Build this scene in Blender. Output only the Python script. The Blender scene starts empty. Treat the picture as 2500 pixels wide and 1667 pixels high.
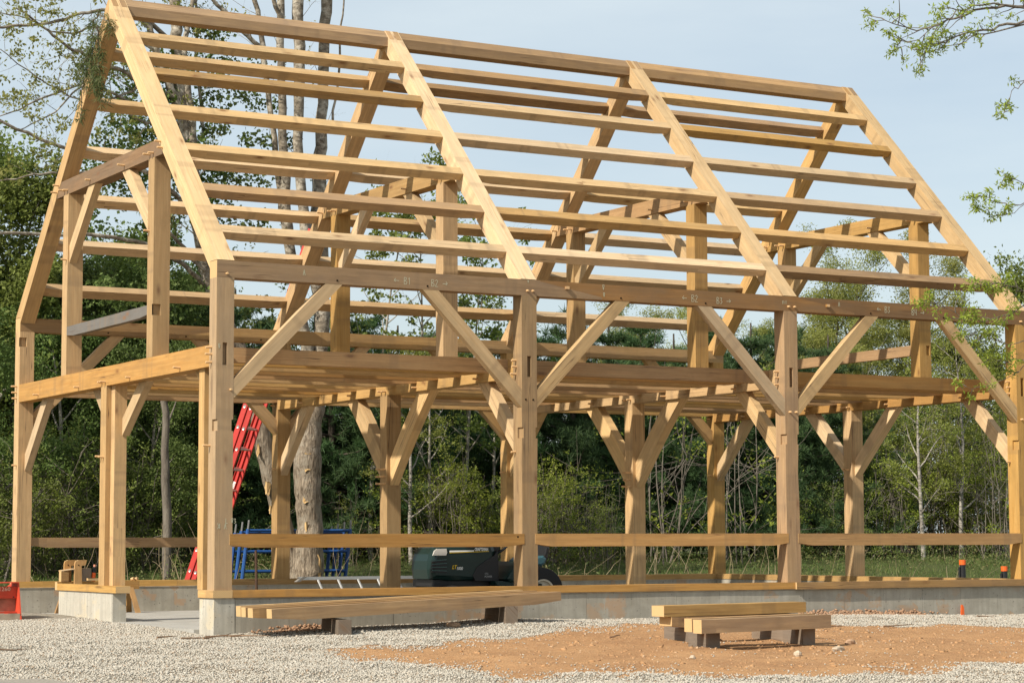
import bpy, math, random
import numpy as np
from mathutils import Vector, Matrix
R_ = math.radians
scene = bpy.context.scene
COL = scene.collection

# ------------------------------------------------------------------ camera, sky, sun, exposure
cam_d = bpy.data.cameras.new("camera"); cam = bpy.data.objects.new("camera", cam_d); COL.objects.link(cam)
cam_d.sensor_width = 36.0; cam_d.lens = 36.0*5441.09/2500.0; cam_d.clip_start = 0.1; cam_d.clip_end = 2000
yaw, pit, rol = 0.5162, 0.0902, -0.0032
fw = Vector((math.sin(yaw)*math.cos(pit), math.cos(yaw)*math.cos(pit), math.sin(pit)))
rt = Vector((math.cos(yaw), -math.sin(yaw), 0)); up = rt.cross(fw)
r2 = rt*math.cos(rol)+up*math.sin(rol); u2 = -rt*math.sin(rol)+up*math.cos(rol)
cam.matrix_world = Matrix(((r2.x, u2.x, -fw.x, -8.7195), (r2.y, u2.y, -fw.y, -21.5926), (r2.z, u2.z, -fw.z, 0.4741), (0, 0, 0, 1)))
scene.camera = cam

LD = Vector((1.0, 0.27, -0.88)).normalized()          # direction in which the sunlight travels
sun_d = bpy.data.lights.new("sun", 'SUN'); sun = bpy.data.objects.new("sun", sun_d); COL.objects.link(sun)
sun_d.energy = 5.0; sun_d.angle = R_(0.55); sun_d.color = (1.0, 0.92, 0.80)
sun.rotation_euler = LD.to_track_quat('-Z', 'Y').to_euler()
sun.location = (-20, -10, 20)
world = bpy.data.worlds.new("World"); scene.world = world; world.use_nodes = True
wn = world.node_tree.nodes; wl = world.node_tree.links; wn.clear()
sky = wn.new('ShaderNodeTexSky'); sky.sky_type = 'NISHITA'; sky.sun_disc = False
sky.sun_elevation = math.asin(-LD.z); sky.sun_rotation = math.atan2(-LD.x, -LD.y)
sky.air_density = 1.0; sky.dust_density = 1.8; sky.ozone_density = 0.5; sky.altitude = 50
# thin high cirrus veil, even over the whole sky
tc = wn.new('ShaderNodeTexCoord'); mp = wn.new('ShaderNodeMapping'); mp.inputs['Scale'].default_value = (1.2, 1.2, 5.0)
nz = wn.new('ShaderNodeTexNoise'); nz.inputs['Scale'].default_value = 2.2; nz.inputs['Detail'].default_value = 6; nz.inputs['Roughness'].default_value = .55
cr = wn.new('ShaderNodeMapRange'); cr.inputs['From Min'].default_value = .3; cr.inputs['From Max'].default_value = .75
cr.inputs['To Min'].default_value = .40; cr.inputs['To Max'].default_value = .80
mx = wn.new('ShaderNodeMixRGB'); mx.inputs['Color2'].default_value = (6.3, 7.0, 7.2, 1)
bg = wn.new('ShaderNodeBackground'); bg.inputs['Strength'].default_value = 0.108
wo = wn.new('ShaderNodeOutputWorld')
wl.new(tc.outputs['Generated'], mp.inputs[0]); wl.new(mp.outputs[0], nz.inputs['Vector']); wl.new(nz.outputs['Fac'], cr.inputs['Value'])
wl.new(cr.outputs[0], mx.inputs['Fac']); wl.new(sky.outputs[0], mx.inputs['Color1']); wl.new(mx.outputs[0], bg.inputs['Color']); wl.new(bg.outputs[0], wo.inputs[0])
scene.view_settings.view_transform = 'Standard'; scene.view_settings.look = 'None'
scene.view_settings.exposure = 0.30; scene.view_settings.gamma = 1.0; scene.view_settings.use_curve_mapping = False
scene.render.engine = 'CYCLES'
scene.cycles.max_bounces = 6; scene.cycles.transparent_max_bounces = 8

# ------------------------------------------------------------------ helpers
def V(*a): return Vector(a)
def link(o, parent=None):
    COL.objects.link(o)
    if parent is not None: o.parent = parent
    return o
def tag(o, label=None, cat=None, group=None, kind=None):
    if label: o['label'] = label
    if cat: o['category'] = cat
    if group: o['group'] = group
    if kind: o['kind'] = kind
    return o
def thing(name, label, cat, loc=(0, 0, 0), rz=0.0, group=None):
    o = bpy.data.objects.new(name, None); o.empty_display_size = .2; o.location = loc; o.rotation_euler = (0, 0, rz)
    link(o); return tag(o, label, cat, group)
def mobj(name, verts, faces, mat, parent=None, smooth=False):
    me = bpy.data.meshes.new(name); me.from_pydata([tuple(v) for v in verts], [], faces); me.update()
    for m in (mat if isinstance(mat, (list, tuple)) else [mat]): me.materials.append(m)
    if smooth: me.shade_smooth()
    return link(bpy.data.objects.new(name, me), parent)
def npmesh(name, verts, faces, k, mat, parent=None, smooth=False, midx=None):
    """verts (N,3) and faces (M,k) numpy arrays"""
    me = bpy.data.meshes.new(name); verts = np.asarray(verts, np.float32); faces = np.asarray(faces, np.int32)
    me.vertices.add(len(verts)); me.vertices.foreach_set('co', verts.ravel())
    me.loops.add(faces.size); me.loops.foreach_set('vertex_index', faces.ravel())
    me.polygons.add(len(faces)); me.polygons.foreach_set('loop_start', np.arange(0, faces.size, k, dtype=np.int32))
    try: me.polygons.foreach_set('loop_total', np.full(len(faces), k, np.int32))
    except Exception: pass
    for m in (mat if isinstance(mat, (list, tuple)) else [mat]): me.materials.append(m)
    if midx is not None: me.polygons.foreach_set('material_index', np.asarray(midx, np.int32))
    if smooth: me.polygons.foreach_set('use_smooth', np.ones(len(faces), bool))
    me.update(calc_edges=True); me.validate()
    return link(bpy.data.objects.new(name, me), parent)

class MB:
    def __init__(s): s.v = []; s.f = []
    def add(s, vs, fs):
        n = len(s.v); s.v += [tuple(v) for v in vs]; s.f += [tuple(i+n for i in f) for f in fs]; return s
    def box(s, a, b):
        (x0, y0, z0), (x1, y1, z1) = a, b
        return s.add([(x0,y0,z0),(x1,y0,z0),(x1,y1,z0),(x0,y1,z0),(x0,y0,z1),(x1,y0,z1),(x1,y1,z1),(x0,y1,z1)],
                     [(0,3,2,1),(4,5,6,7),(0,1,5,4),(1,2,6,5),(2,3,7,6),(3,0,4,7)])
    def obox(s, c, ax, ay, az):      # centre and three half axes
        c, ax, ay, az = map(Vector, (c, ax, ay, az))
        return s.add([c+ax*i+ay*j+az*k for k in (-1,1) for i, j in ((-1,-1),(1,-1),(1,1),(-1,1))],
                     [(0,3,2,1),(4,5,6,7),(0,1,5,4),(1,2,6,5),(2,3,7,6),(3,0,4,7)])
    def prism(s, pts, d):
        d = Vector(d); n = len(pts); p = [Vector(q) for q in pts]
        return s.add(p+[q+d for q in p], [tuple(range(n)), tuple(range(2*n-1, n-1, -1))]+[(i, n+i, n+(i+1)%n, (i+1)%n) for i in range(n)])
    def tube(s, pts, rad, n=8, cap=True):
        pts = [Vector(p) for p in pts]
        if not isinstance(rad, (list, tuple)): rad = [rad]*len(pts)
        b = len(s.v); prev = None
        for i, p in enumerate(pts):
            t = (pts[min(i+1, len(pts)-1)]-pts[max(i-1, 0)]).normalized()
            if prev is None: a = t.orthogonal().normalized()
            else: a = (prev-t*prev.dot(t)).normalized()
            prev = a; c = t.cross(a)
            for k in range(n):
                w = 2*math.pi*k/n; s.v.append(tuple(p+(a*math.cos(w)+c*math.sin(w))*rad[i]))
        for i in range(len(pts)-1):
            for k in range(n):
                s.f.append((b+i*n+k, b+i*n+(k+1)%n, b+(i+1)*n+(k+1)%n, b+(i+1)*n+k))
        if cap: s.f.append(tuple(b+k for k in range(n))[::-1]); s.f.append(tuple(b+(len(pts)-1)*n+k for k in range(n)))
        return s
    def ring(s, c, axis, R, r, n=20, m=8):
        c, axis = Vector(c), Vector(axis).normalized(); a = axis.orthogonal().normalized(); b_ = axis.cross(a); o = len(s.v)
        for i in range(n):
            w = 2*math.pi*i/n; d = a*math.cos(w)+b_*math.sin(w)
            for k in range(m):
                q = 2*math.pi*k/m; s.v.append(tuple(c+d*(R+r*math.cos(q))+axis*r*math.sin(q)))
        for i in range(n):
            for k in range(m):
                s.f.append((o+i*m+k, o+((i+1)%n)*m+k, o+((i+1)%n)*m+(k+1)%m, o+i*m+(k+1)%m))
        return s
    def build(s, name, mat, parent=None, smooth=False): return mobj(name, s.v, s.f, mat, parent, smooth)

# ------------------------------------------------------------------ materials
class NT:
    def __init__(s, name):
        s.m = bpy.data.materials.new(name); s.m.use_nodes = True; s.t = s.m.node_tree; s.n = s.t.nodes; s.n.clear()
        s.out = s.n.new('ShaderNodeOutputMaterial'); s.b = s.n.new('ShaderNodeBsdfPrincipled'); s.l(s.b.outputs[0], s.out.inputs[0])
    def l(s, a, b): s.t.links.new(a, b)
    def new(s, typ, **k):
        n = s.n.new(typ)
        for a, v in k.items():
            if hasattr(n, a) and not a[0].isupper(): setattr(n, a, v)
        for a, v in k.items():
            if a[0].isupper(): n.inputs[a.replace('_', ' ')].default_value = v
        return n
    def noise(s, vec, scale, detail=4, rough=.55, dist=0):
        n = s.new('ShaderNodeTexNoise'); n.inputs['Scale'].default_value = scale; n.inputs['Detail'].default_value = detail
        n.inputs['Roughness'].default_value = rough; n.inputs['Distortion'].default_value = dist
        if vec is not None: s.l(vec, n.inputs['Vector'])
        return n.outputs['Fac']
    def ramp(s, fac, stops):
        n = s.new('ShaderNodeValToRGB'); e = n.color_ramp.elements
        while len(e) < len(stops): e.new(.5)
        for i, (p, c) in enumerate(stops):
            e[i].position = p; e[i].color = (c[0], c[1], c[2], 1) if hasattr(c, '__len__') else (c, c, c, 1)
        s.l(fac, n.inputs[0]); return n.outputs[0]
    def mix(s, f, a, b, bt='MIX'):
        n = s.new('ShaderNodeMixRGB', blend_type=bt)
        for i, x in enumerate((f, a, b)):
            if hasattr(x, 'links'): s.l(x, n.inputs[i])
            elif hasattr(x, '__len__'): n.inputs[i].default_value = (x[0], x[1], x[2], 1)
            else: n.inputs[i].default_value = x if i == 0 else (x, x, x, 1)
        return n.outputs[0]
    def math(s, op, a, b=None):
        n = s.new('ShaderNodeMath', operation=op)
        for i, x in enumerate((a, b)):
            if x is None: continue
            if hasattr(x, 'links'): s.l(x, n.inputs[i])
            else: n.inputs[i].default_value = x
        return n.outputs[0]
    def mapping(s, vec, scale, loc=None, rot=(0, 0, 0)):
        n = s.new('ShaderNodeMapping'); n.inputs['Scale'].default_value = scale; n.inputs['Rotation'].default_value = rot
        s.l(vec, n.inputs[0])
        if loc is not None: s.l(loc, n.inputs['Location'])
        return n.outputs[0]
    def bump(s, h, strength, dist=.01):
        n = s.new('ShaderNodeBump'); n.inputs['Strength'].default_value = strength; n.inputs['Distance'].default_value = dist
        s.l(h, n.inputs['Height']); s.l(n.outputs[0], s.b.inputs['Normal'])
    def fin(s, col, rough=.7, spec=.3):
        if hasattr(col, 'links'): s.l(col, s.b.inputs['Base Color'])
        else: s.b.inputs['Base Color'].default_value = (*col, 1)
        if hasattr(rough, 'links'): s.l(rough, s.b.inputs['Roughness'])
        else: s.b.inputs['Roughness'].default_value = rough
        s.b.inputs['Specular IOR Level'].default_value = spec
        return s.m

def wood(name, base, dark, grey=0.0, greycol=(.30, .25, .19), stain=.15, gmin=.45, crack=1.0):
    s = NT(name); uv = s.new('ShaderNodeUVMap').outputs[0]; oi = s.new('ShaderNodeObjectInfo').outputs['Random']
    off = s.new('ShaderNodeCombineXYZ'); s.l(s.math('MULTIPLY', oi, 37.0), off.inputs[0]); s.l(s.math('MULTIPLY', oi, 91.0), off.inputs[1]); off = off.outputs[0]
    g1 = s.noise(s.mapping(uv, (1.6, 34, 1), off), 1.0, 5, .6, .6)
    g2 = s.noise(s.mapping(uv, (.55, 11, 1), off), 1.0, 4, .6, 1.4)
    c = s.mix(s.ramp(g1, [(.30, 0.0), (.72, 1.0)]), base, dark)
    c = s.mix(s.math('MULTIPLY', s.ramp(g2, [(.38, 0.), (.64, 1.)]), .6), c, tuple(x*.68 for x in base))
    if grey > 0:
        g3 = s.noise(s.mapping(uv, (1.1, 5, 1), off), 1.0, 5, .65, .4)
        c = s.mix(s.math('MULTIPLY', s.ramp(g3, [(gmin-.12, 0.), (gmin+.15, 1.)]), grey), c, greycol)
    st = s.noise(s.mapping(uv, (1.3, 9, 1), off), 1.0, 5, .6)
    c = s.mix(s.math('MULTIPLY', s.ramp(st, [(.52, 0.), (.74, 1.)]), stain), c, (.16, .10, .06))
    # handling and sticker marks across the piece
    sk = s.noise(s.mapping(uv, (2.6, .12, 1), off), 1.0, 2, .4); c = s.mix(s.ramp(sk, [(.60, 0.), (.635, .30), (.66, .30), (.70, 0.)]), c, (.20, .135, .08))
    bl = s.noise(s.mapping(uv, (3.2, 5.5, 1), off), 1.0, 4, .65); c = s.mix(s.ramp(bl, [(.50, 0.), (.66, .34)]), c, tuple(x*.52 for x in base))
    # knots
    vo = s.new('ShaderNodeTexVoronoi', feature='F1'); vo.inputs['Scale'].default_value = 1.0; vo.inputs['Randomness'].default_value = 1.0
    s.l(s.mapping(uv, (1.7, 4.4, 1), off), vo.inputs['Vector'])
    c = s.mix(s.ramp(vo.outputs['Distance'], [(.05, .9), (.085, .45), (.17, 0.)]), c, (.20, .10, .045))
    # drying checks
    ck = s.noise(s.mapping(uv, (.35, 22, 1), off), 1.0, 2, .5, .25)
    ckm = s.ramp(ck, [(.486, 0.), (.5, crack), (.514, 0.)])
    ckm = s.math('MULTIPLY', ckm, s.ramp(s.noise(s.mapping(uv, (.8, 3, 1), off), 1.0, 2), [(.55, 0.), (.59, 1.)]))
    c = s.mix(ckm, c, (.09, .05, .03))
    # saw kerf marks
    w = s.new('ShaderNodeTexWave', wave_type='BANDS', bands_direction='X'); w.inputs['Scale'].default_value = 34; w.inputs['Distortion'].default_value = 1.5; w.inputs['Detail'].default_value = 2
    s.l(s.mapping(uv, (1, 1, 1), off, (0, 0, .45)), w.inputs['Vector'])
    c = s.mix(s.math('MULTIPLY', w.outputs['Fac'], .22), c, tuple(x*.62 for x in base))
    hs = s.new('ShaderNodeHueSaturation'); s.l(c, hs.inputs['Color'])
    s.l(s.math('ADD', s.math('MULTIPLY', oi, .42), .76), hs.inputs['Value'])
    s.l(s.math('ADD', s.math('MULTIPLY', s.math('FRACT', s.math('MULTIPLY', oi, 7.3)), .24), .86), hs.inputs['Saturation'])
    s.bump(s.mix(.5, g1, w.outputs['Fac']), .28, .004)
    return s.fin(hs.outputs[0], .78, .2)
def endgrain(name, base, dark):
    s = NT(name); uv = s.new('ShaderNodeUVMap').outputs[0]; oi = s.new('ShaderNodeObjectInfo').outputs['Random']
    w = s.new('ShaderNodeTexWave', wave_type='RINGS'); w.inputs['Scale'].default_value = 22; w.inputs['Distortion'].default_value = 2.5
    off = s.new('ShaderNodeCombineXYZ'); s.l(oi, off.inputs[0]); s.l(uv, w.inputs['Vector'])
    c = s.mix(s.math('MULTIPLY', w.outputs['Fac'], .35), base, dark)
    c = s.mix(s.ramp(s.noise(uv, 9, 4), [(.6, 0.), (.8, .5)]), c, (.2, .12, .06))
    return s.fin(c, .85, .15)

W_PALE = wood('pale_sawn_wood', (.67, .48, .265), (.53, .345, .165), stain=.18)
W_FRESH = wood('fresh_sawn_wood', (.58, .37, .155), (.41, .235, .085), stain=.3)
W_ORANGE = wood('orange_sawn_wood', (.51, .30, .12), (.37, .195, .07), stain=.35)
W_TAN = wood('tan_weathered_wood', (.48, .30, .135), (.31, .175, .07), .65, (.27, .175, .10), .6, .5)
W_GREY = wood('grey_weathered_wood', (.52, .335, .15), (.35, .21, .09), .7, (.34, .235, .13), .5, .5)
W_BROWN = wood('brown_weathered_wood', (.32, .185, .085), (.20, .11, .05), .8, (.17, .115, .07), .6, .47)
W_SILVER = wood('silver_weathered_wood', (.19, .17, .145), (.10, .09, .08), .9, (.145, .135, .125), .3, .4)
END = endgrain('end_grain_wood', (.56, .385, .19), (.42, .26, .115))
W_BLOCK = wood('dark_block_wood', (.27, .205, .145), (.16, .115, .08), .7, (.21, .175, .14), .4, .45)
M_PEG = NT('peg_wood').fin((.62, .40, .20), .6)

def simple(name, col, rough=.5, spec=.4, metal=0.0, coat=0.0, var=.0, nscale=30):
    s = NT(name); c = col
    if var:
        tcn = s.new('ShaderNodeTexCoord').outputs['Object']
        c = s.mix(s.ramp(s.noise(tcn, nscale, 5, .65), [(.35, 0.), (.7, 1.)]), col, tuple(max(0, x*(1-var)) for x in col))
    m = s.fin(c, rough, spec); s.b.inputs['Metallic'].default_value = metal; s.b.inputs['Coat Weight'].default_value = coat; return m

def concrete(name, a, b, stainc, stain_amt, streak=.4):
    s = NT(name); tcn = s.new('ShaderNodeTexCoord').outputs['Object']
    n1 = s.noise(tcn, 3.2, 6, .65, .3); c = s.mix(s.ramp(n1, [(.3, 0.), (.7, 1.)]), a, b)
    n2 = s.noise(s.mapping(tcn, (16, 16, .7)), 1.0, 5, .7); c = s.mix(s.math('MULTIPLY', s.ramp(n2, [(.42, 0.), (.62, 1.)]), streak*1.3), c, tuple(x*.62 for x in a))
    vo = s.new('ShaderNodeTexVoronoi', distance='CHEBYCHEV'); vo.inputs['Scale'].default_value = 4.6; vo.inputs['Randomness'].default_value = .9; s.l(s.mapping(tcn, (1, 1, 1.3)), vo.inputs['Vector'])
    pm = s.math('MULTIPLY', s.ramp(vo.outputs['Color'], [(.72, 0.), (.76, 1.)]), s.ramp(s.noise(tcn, 6, 5, .7), [(.42, 0.), (.55, 1.)]))
    c = s.mix(s.math('MULTIPLY', pm, stain_amt), c, stainc)
    ho = s.noise(tcn, 38, 2, .5); c = s.mix(s.ramp(ho, [(.29, .85), (.33, 0.)]), c, (.12, .11, .10))
    s.bump(s.mix(.5, s.noise(tcn, 60, 4), n1), .35, .006)
    return s.fin(c, .88, .2)
CONC = concrete('poured_concrete', (.45, .42, .35), (.30, .275, .22), (.42, .285, .18), .8)
CONC_PALE = concrete('pale_concrete', (.54, .51, .43), (.40, .37, .305), (.52, .45, .32), .7, .55)
CONC_SLAB = concrete('slab_concrete', (.40, .385, .35), (.31, .30, .265), (.4, .36, .3), .2, .0)

# ------------------------------------------------------------------ timbers
def timber(name, verts, faces, L, mat, parent, end=END):
    L = Vector(L).normalized(); o = mobj(name, verts, faces, [mat, end], parent); me = o.data
    uvl = me.uv_layers.new(name='UVMap')
    for p in me.polygons:
        n = p.normal
        e = abs(n.dot(L)) > .72
        if e: p.material_index = 1; a = L.orthogonal().normalized(); b = L.cross(a)
        else: a = L; b = n.cross(L).normalized()
        k = (round(n.x, 1)*1.7+round(n.y, 1)*2.9+round(n.z, 1)*4.3)
        for li in p.loop_indices:
            co = me.vertices[me.loops[li].vertex_index].co
            uvl.data[li].uv = (co.dot(a), co.dot(b)+k)
    return o
RNG = random.Random(7)
def bar(name, o, L, A, B, mat, parent, n=7, jit=.0016, taper=0.0, tl=.24, seed=None, flip=None):
    """o + [0,1]L + [0,1]A + [0,1]B ; B=0 is the underside"""
    o, L, A, B = map(Vector, (o, L, A, B)); ln = L.length; a = A.normalized(); b = B.normalized(); hb = B.length
    ts = sorted(set([0, 1]+[i/n for i in range(n+1)]+([tl/ln*.5, tl/ln, 1-tl/ln*.5, 1-tl/ln] if taper else [])))
    vs = []; r = random.Random(seed if seed is not None else RNG.random())
    for t in ts:
        d = min(t, 1-t)*ln; tp = 0
        if taper and d < tl: q = d/tl; tp = taper*(1-q*q*(3-2*q)) if d > 0 else taper
        c = o+L*t
        for (i, j) in ((0, 0), (1, 0), (1, 1), (0, 1)):
            ja = r.uniform(-jit, jit); jb = r.uniform(-jit, jit)
            vs.append(c+a*((A.length if i else 0)+ja)+b*((hb if j else tp)+jb))
    fs = []; m = len(ts)
    for i in range(m-1):
        for k in range(4):
            fs.append((i*4+k, i*4+(k+1)%4, (i+1)*4+(k+1)%4, (i+1)*4+k))
    fs += [(3, 2, 1, 0), tuple((m-1)*4+k for k in range(4))]
    if A.cross(B).dot(L) < 0: fs = [f[::-1] for f in fs]
    return timber(name, vs, fs, L, mat, parent)
def poly(name, pts, ext, L, mat, parent):
    p = [Vector(q) for q in pts]; ext = Vector(ext); n = len(p)
    nor = Vector((0, 0, 0))
    for i in range(n): nor += p[i].cross(p[(i+1) % n])
    if nor.dot(ext) > 0: p = p[::-1]
    mb = MB(); mb.prism(p, ext)
    return timber(name, mb.v, mb.f, L, mat, parent)
def post_mesh(name, x, y, s_, t_, z0, z1, mat, parent, mort=None, notch=None, wav=None):
    """square post; mort=(x0,x1,z0,z1,depth) pocket in the face towards -Y; notch=(z0,z1,depth,len) housings cut in both X faces"""
    mb = MB(); segs = []
    cuts = [z0, z1]
    if notch: cuts += [notch[0], notch[1]]
    cuts = sorted(cuts)
    for a, b in zip(cuts[:-1], cuts[1:]):
        if notch and abs(a-notch[0]) < 1e-6:
            d, l = notch[2], notch[3]
            sec = [(d, 0), (s_-d, 0), (s_-d, l), (s_, l), (s_, t_), (0, t_), (0, l), (d, l)]
            mb.prism([(x+p[0], y+p[1], a) for p in sec][::-1], (0, 0, b-a)); continue
        m = mort if (mort and a < mort[2] and b > mort[3]) else None
        if m is None:
            k = max(1, int((b-a)/.3)) if wav else 1
            zs = [a+(b-a)*i/k for i in range(k+1)]; n0 = len(mb.v); vs = []; fs = []
            for z in zs:
                w = wav(z) if wav else 0
                vs += [(x, y, z), (x+s_+w, y, z), (x+s_+w*.6, y+t_, z), (x, y+t_, z)]
            for i in range(k):
                for q in range(4): fs.append((i*4+q, i*4+(q+1) % 4, i*4+4+(q+1) % 4, i*4+4+q))
            fs += [(3, 2, 1, 0), tuple(k*4+q for q in range(4))]
            mb.add(vs, fs)
        else:
            xs = [0, m[0], m[1], s_]; zz = [a, m[2], m[3], b]; vs = []; fs = []
            for z in zz:
                for q in xs: vs.append((x+q, y, z))
            for i in range(3):
                for j in range(3):
                    if i == 1 and j == 1: continue
                    fs.append((i*4+j, i*4+j+1, i*4+4+j+1, i*4+4+j))
            n1 = len(vs); vs += [(x+m[0], y+m[4], m[2]), (x+m[1], y+m[4], m[2]), (x+m[1], y+m[4], m[3]), (x+m[0], y+m[4], m[3])]
            i0, i1, i2, i3 = 5, 6, 10, 9
            fs += [(n1, n1+1, n1+2, n1+3), (i0, i1, n1+1, n1), (i1, i2, n1+2, n1+1), (i2, i3, n1+3, n1+2), (i3, i0, n1, n1+3)]
            n2 = len(vs); vs += [(x, y+t_, a), (x+s_, y+t_, a), (x+s_, y+t_, b), (x, y+t_, b)]
            fs += [(n2+1, n2, n2+3, n2+2), (0, n2, n2+1, 3), (12, 15, n2+2, n2+3), (n2, 0, 12, n2+3), (3, n2+1, n2+2, 15)]
            mb.add(vs, fs)
    return timber(name, mb.v, mb.f, (0, 0, 1), mat, parent)

# ------------------------------------------------------------------ the timber frame
S = .195; YW = 6.79; YC = 3.39; XB = [0.0, 3.66, 7.298, 10.967]
Z_T0, Z_T1 = 2.325, 2.552; Z_P0, Z_P1 = 3.247, 3.427; SL = 1.015; ZE = 3.432
RD = .253                                      # vertical depth of a rafter
frame = thing('timber_frame', 'bare pegged timber frame of a gabled barn on a low concrete foundation', 'timber frame', (0, 0, 0))
FP = frame
# posts of the four bents
pm_front = [W_GREY, W_GREY, W_TAN, W_FRESH]
for i, X in enumerate(XB):
    wav = None
    if i == 2: wav = lambda z: .012*math.sin(z*3.1+.6)+.006*math.sin(z*9)-.004
    if i == 1: wav = lambda z: .005*math.sin(z*4+1)
    post_mesh('post', X, 0, S, S, 0, Z_P0, pm_front[i], FP, mort=(.07, .121, 2.33, 2.565, .05), notch=(1.645, 1.765, .02, .1), wav=wav)
    post_mesh('post', X, YC, S-.003, S, 0 if i in (0, 3) else -.41, Z_T0, W_FRESH, FP)
    post_mesh('post', X, YW, S-.003, S, 0, Z_P0, W_FRESH, FP, mort=(.0, .088, 3.05, 3.17, .035) if i == 0 else None)
    # queen posts on the tie beam
    post_mesh('queen_post', X, 1.883, S, S-.004, Z_T1, 4.80, W_FRESH, FP, mort=(.0, .09, 3.02, 3.145, .03) if i == 0 else ((.11, .17, 3.0, 3.13, .03) if i == 3 else None))
    post_mesh('queen_post', X, 4.886, S, S-.004, Z_T1, 4.80, W_FRESH, FP)
    bar('tie_beam', (X, S, Z_T0), (0, YW-S, 0), (S, 0, 0), (0, 0, Z_T1-Z_T0), W_ORANGE if i in (0, 3) else W_FRESH, FP, n=9)
    # straining beam, ends cut to the rafters
    za, zb = 4.80, 4.988; ya = lambda z: (z-ZE+RD)/SL
    poly('straining_beam', [(X+.004, ya(za), za), (X+.004, ya(zb), zb), (X+.004, 6.985-ya(zb), zb), (X+.004, 6.985-ya(za), za)], (S-.008, 0, 0), (0, 1, 0), [W_BROWN, W_FRESH, W_ORANGE, W_FRESH][i], FP)
    # rafters
    yp = 3.4925; ro = .012
    out = lambda y: ZE+SL*y
    front = [(X+ro-.01, 0, ZE), (X+ro-.01, yp-.002, out(yp)), (X+ro-.01, yp-.002, out(yp)-RD), (X+ro-.01, .178, 3.36), (X+ro-.01, .155, ZE)]
    front = [(X, 0, ZE), (X, yp-.002, out(yp)), (X, yp-.002, out(yp)-RD), (X, .262, ZE+.013), (X, .18, 3.35), (X, .197, ZE-.002+.0)]
    front = [(X, -.002, ZE), (X, yp-.002, out(yp)), (X, yp-.002, out(yp)-RD), (X, (3.35-ZE+RD)/SL+.03, 3.36), (X, S+.002, 3.36), (X, S+.002, ZE)]
    back = [(p[0], 6.985-p[1], p[2]) for p in front]
    poly('rafter', front, (S, 0, 0), (0, 1, SL), W_PALE, FP)
    poly('rafter', back, (S, 0, 0), (0, -1, SL), W_FRESH, FP)
# knee braces between posts and ties
def brace_yz(X0, X1, py, sgn, zb, zt, leg, cut, mat, curve=0.0):
    """in a bent plane: foot on the post face at py, head under the beam at zt, leg = horizontal run of the outer (lower) edge"""
    y = lambda t: py+sgn*t
    lo = [(y(0), zb), (y(leg), zt)]; hi = [(y(leg-cut*leg/(zt-zb)), zt), (y(0), zb+cut)]
    if curve:
        def arc(p, q, c, n=6):
            r = []
            for k in range(n+1):
                t = k/n; b_ = c*4*t*(1-t); nx, nz = -(q[1]-p[1]), (q[0]-p[0]); l = math.hypot(nx, nz)
                r.append((p[0]+(q[0]-p[0])*t+nx/l*b_, p[1]+(q[1]-p[1])*t+nz/l*b_))
            return r
        pts = arc(lo[0], lo[1], curve*sgn)+arc(hi[0], hi[1], -curve*sgn)
    else: pts = lo+hi
    return poly('knee_brace', [(X0, a, b) for a, b in pts], (X1-X0, 0, 0), (0, sgn*leg, zt-zb), mat, FP)
for i, X in enumerate(XB):
    if i == 0:
        brace_yz(.15, .238, 3.258, -1, 1.735, Z_T0, .80, .20, W_PALE)
        brace_yz(.13, .225, YC+S, 1, 1.70, Z_T0, .66, .22, W_PALE)
        brace_yz(.13, .225, .30, 1, 1.80, Z_T0, .62, .20, W_PALE)
        brace_yz(.09, .18, YW, -1, 1.43, Z_T0, .93, .22, W_PALE)
    else:
        brace_yz(X+.045, X+.165, YC, -1, 1.20 if i < 3 else 1.40, Z_T0, 1.08 if i < 3 else .95, .33 if i < 3 else .23, W_PALE, .02 if i < 3 else 0)
        brace_yz(X+.045, X+.165, YC+S, 1, 1.20 if i < 3 else 1.40, Z_T0, 1.08 if i < 3 else .95, .33 if i < 3 else .23, W_PALE, .02 if i < 3 else 0)
        brace_yz(X+.05, X+.15, S, 1, 1.42, Z_T0, .92, .24, W_PALE)
        brace_yz(X+.05, X+.15, YW, -1, 1.42, Z_T0, .92, .24, W_PALE)
    brace_yz(X+.02, X+.115, 1.883+S-.004, 1, 3.94, 4.80, .93, .22, W_PALE)
    brace_yz(X+.02, X+.115, 4.886, -1, 3.94, 4.80, .93, .22, W_PALE)
def brace_xz(y0, y1, px, sgn, zb, zt, leg, cut, mat):
    pts = [(px, zb), (px+sgn*leg, zt), (px+sgn*(leg-cut*leg/(zt-zb)), zt), (px, zb+cut)]
    return poly('knee_brace', [(a, y0, b) for a, b in pts], (0, y1-y0, 0), (sgn*leg, 0, zt-zb), mat, FP)
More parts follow.
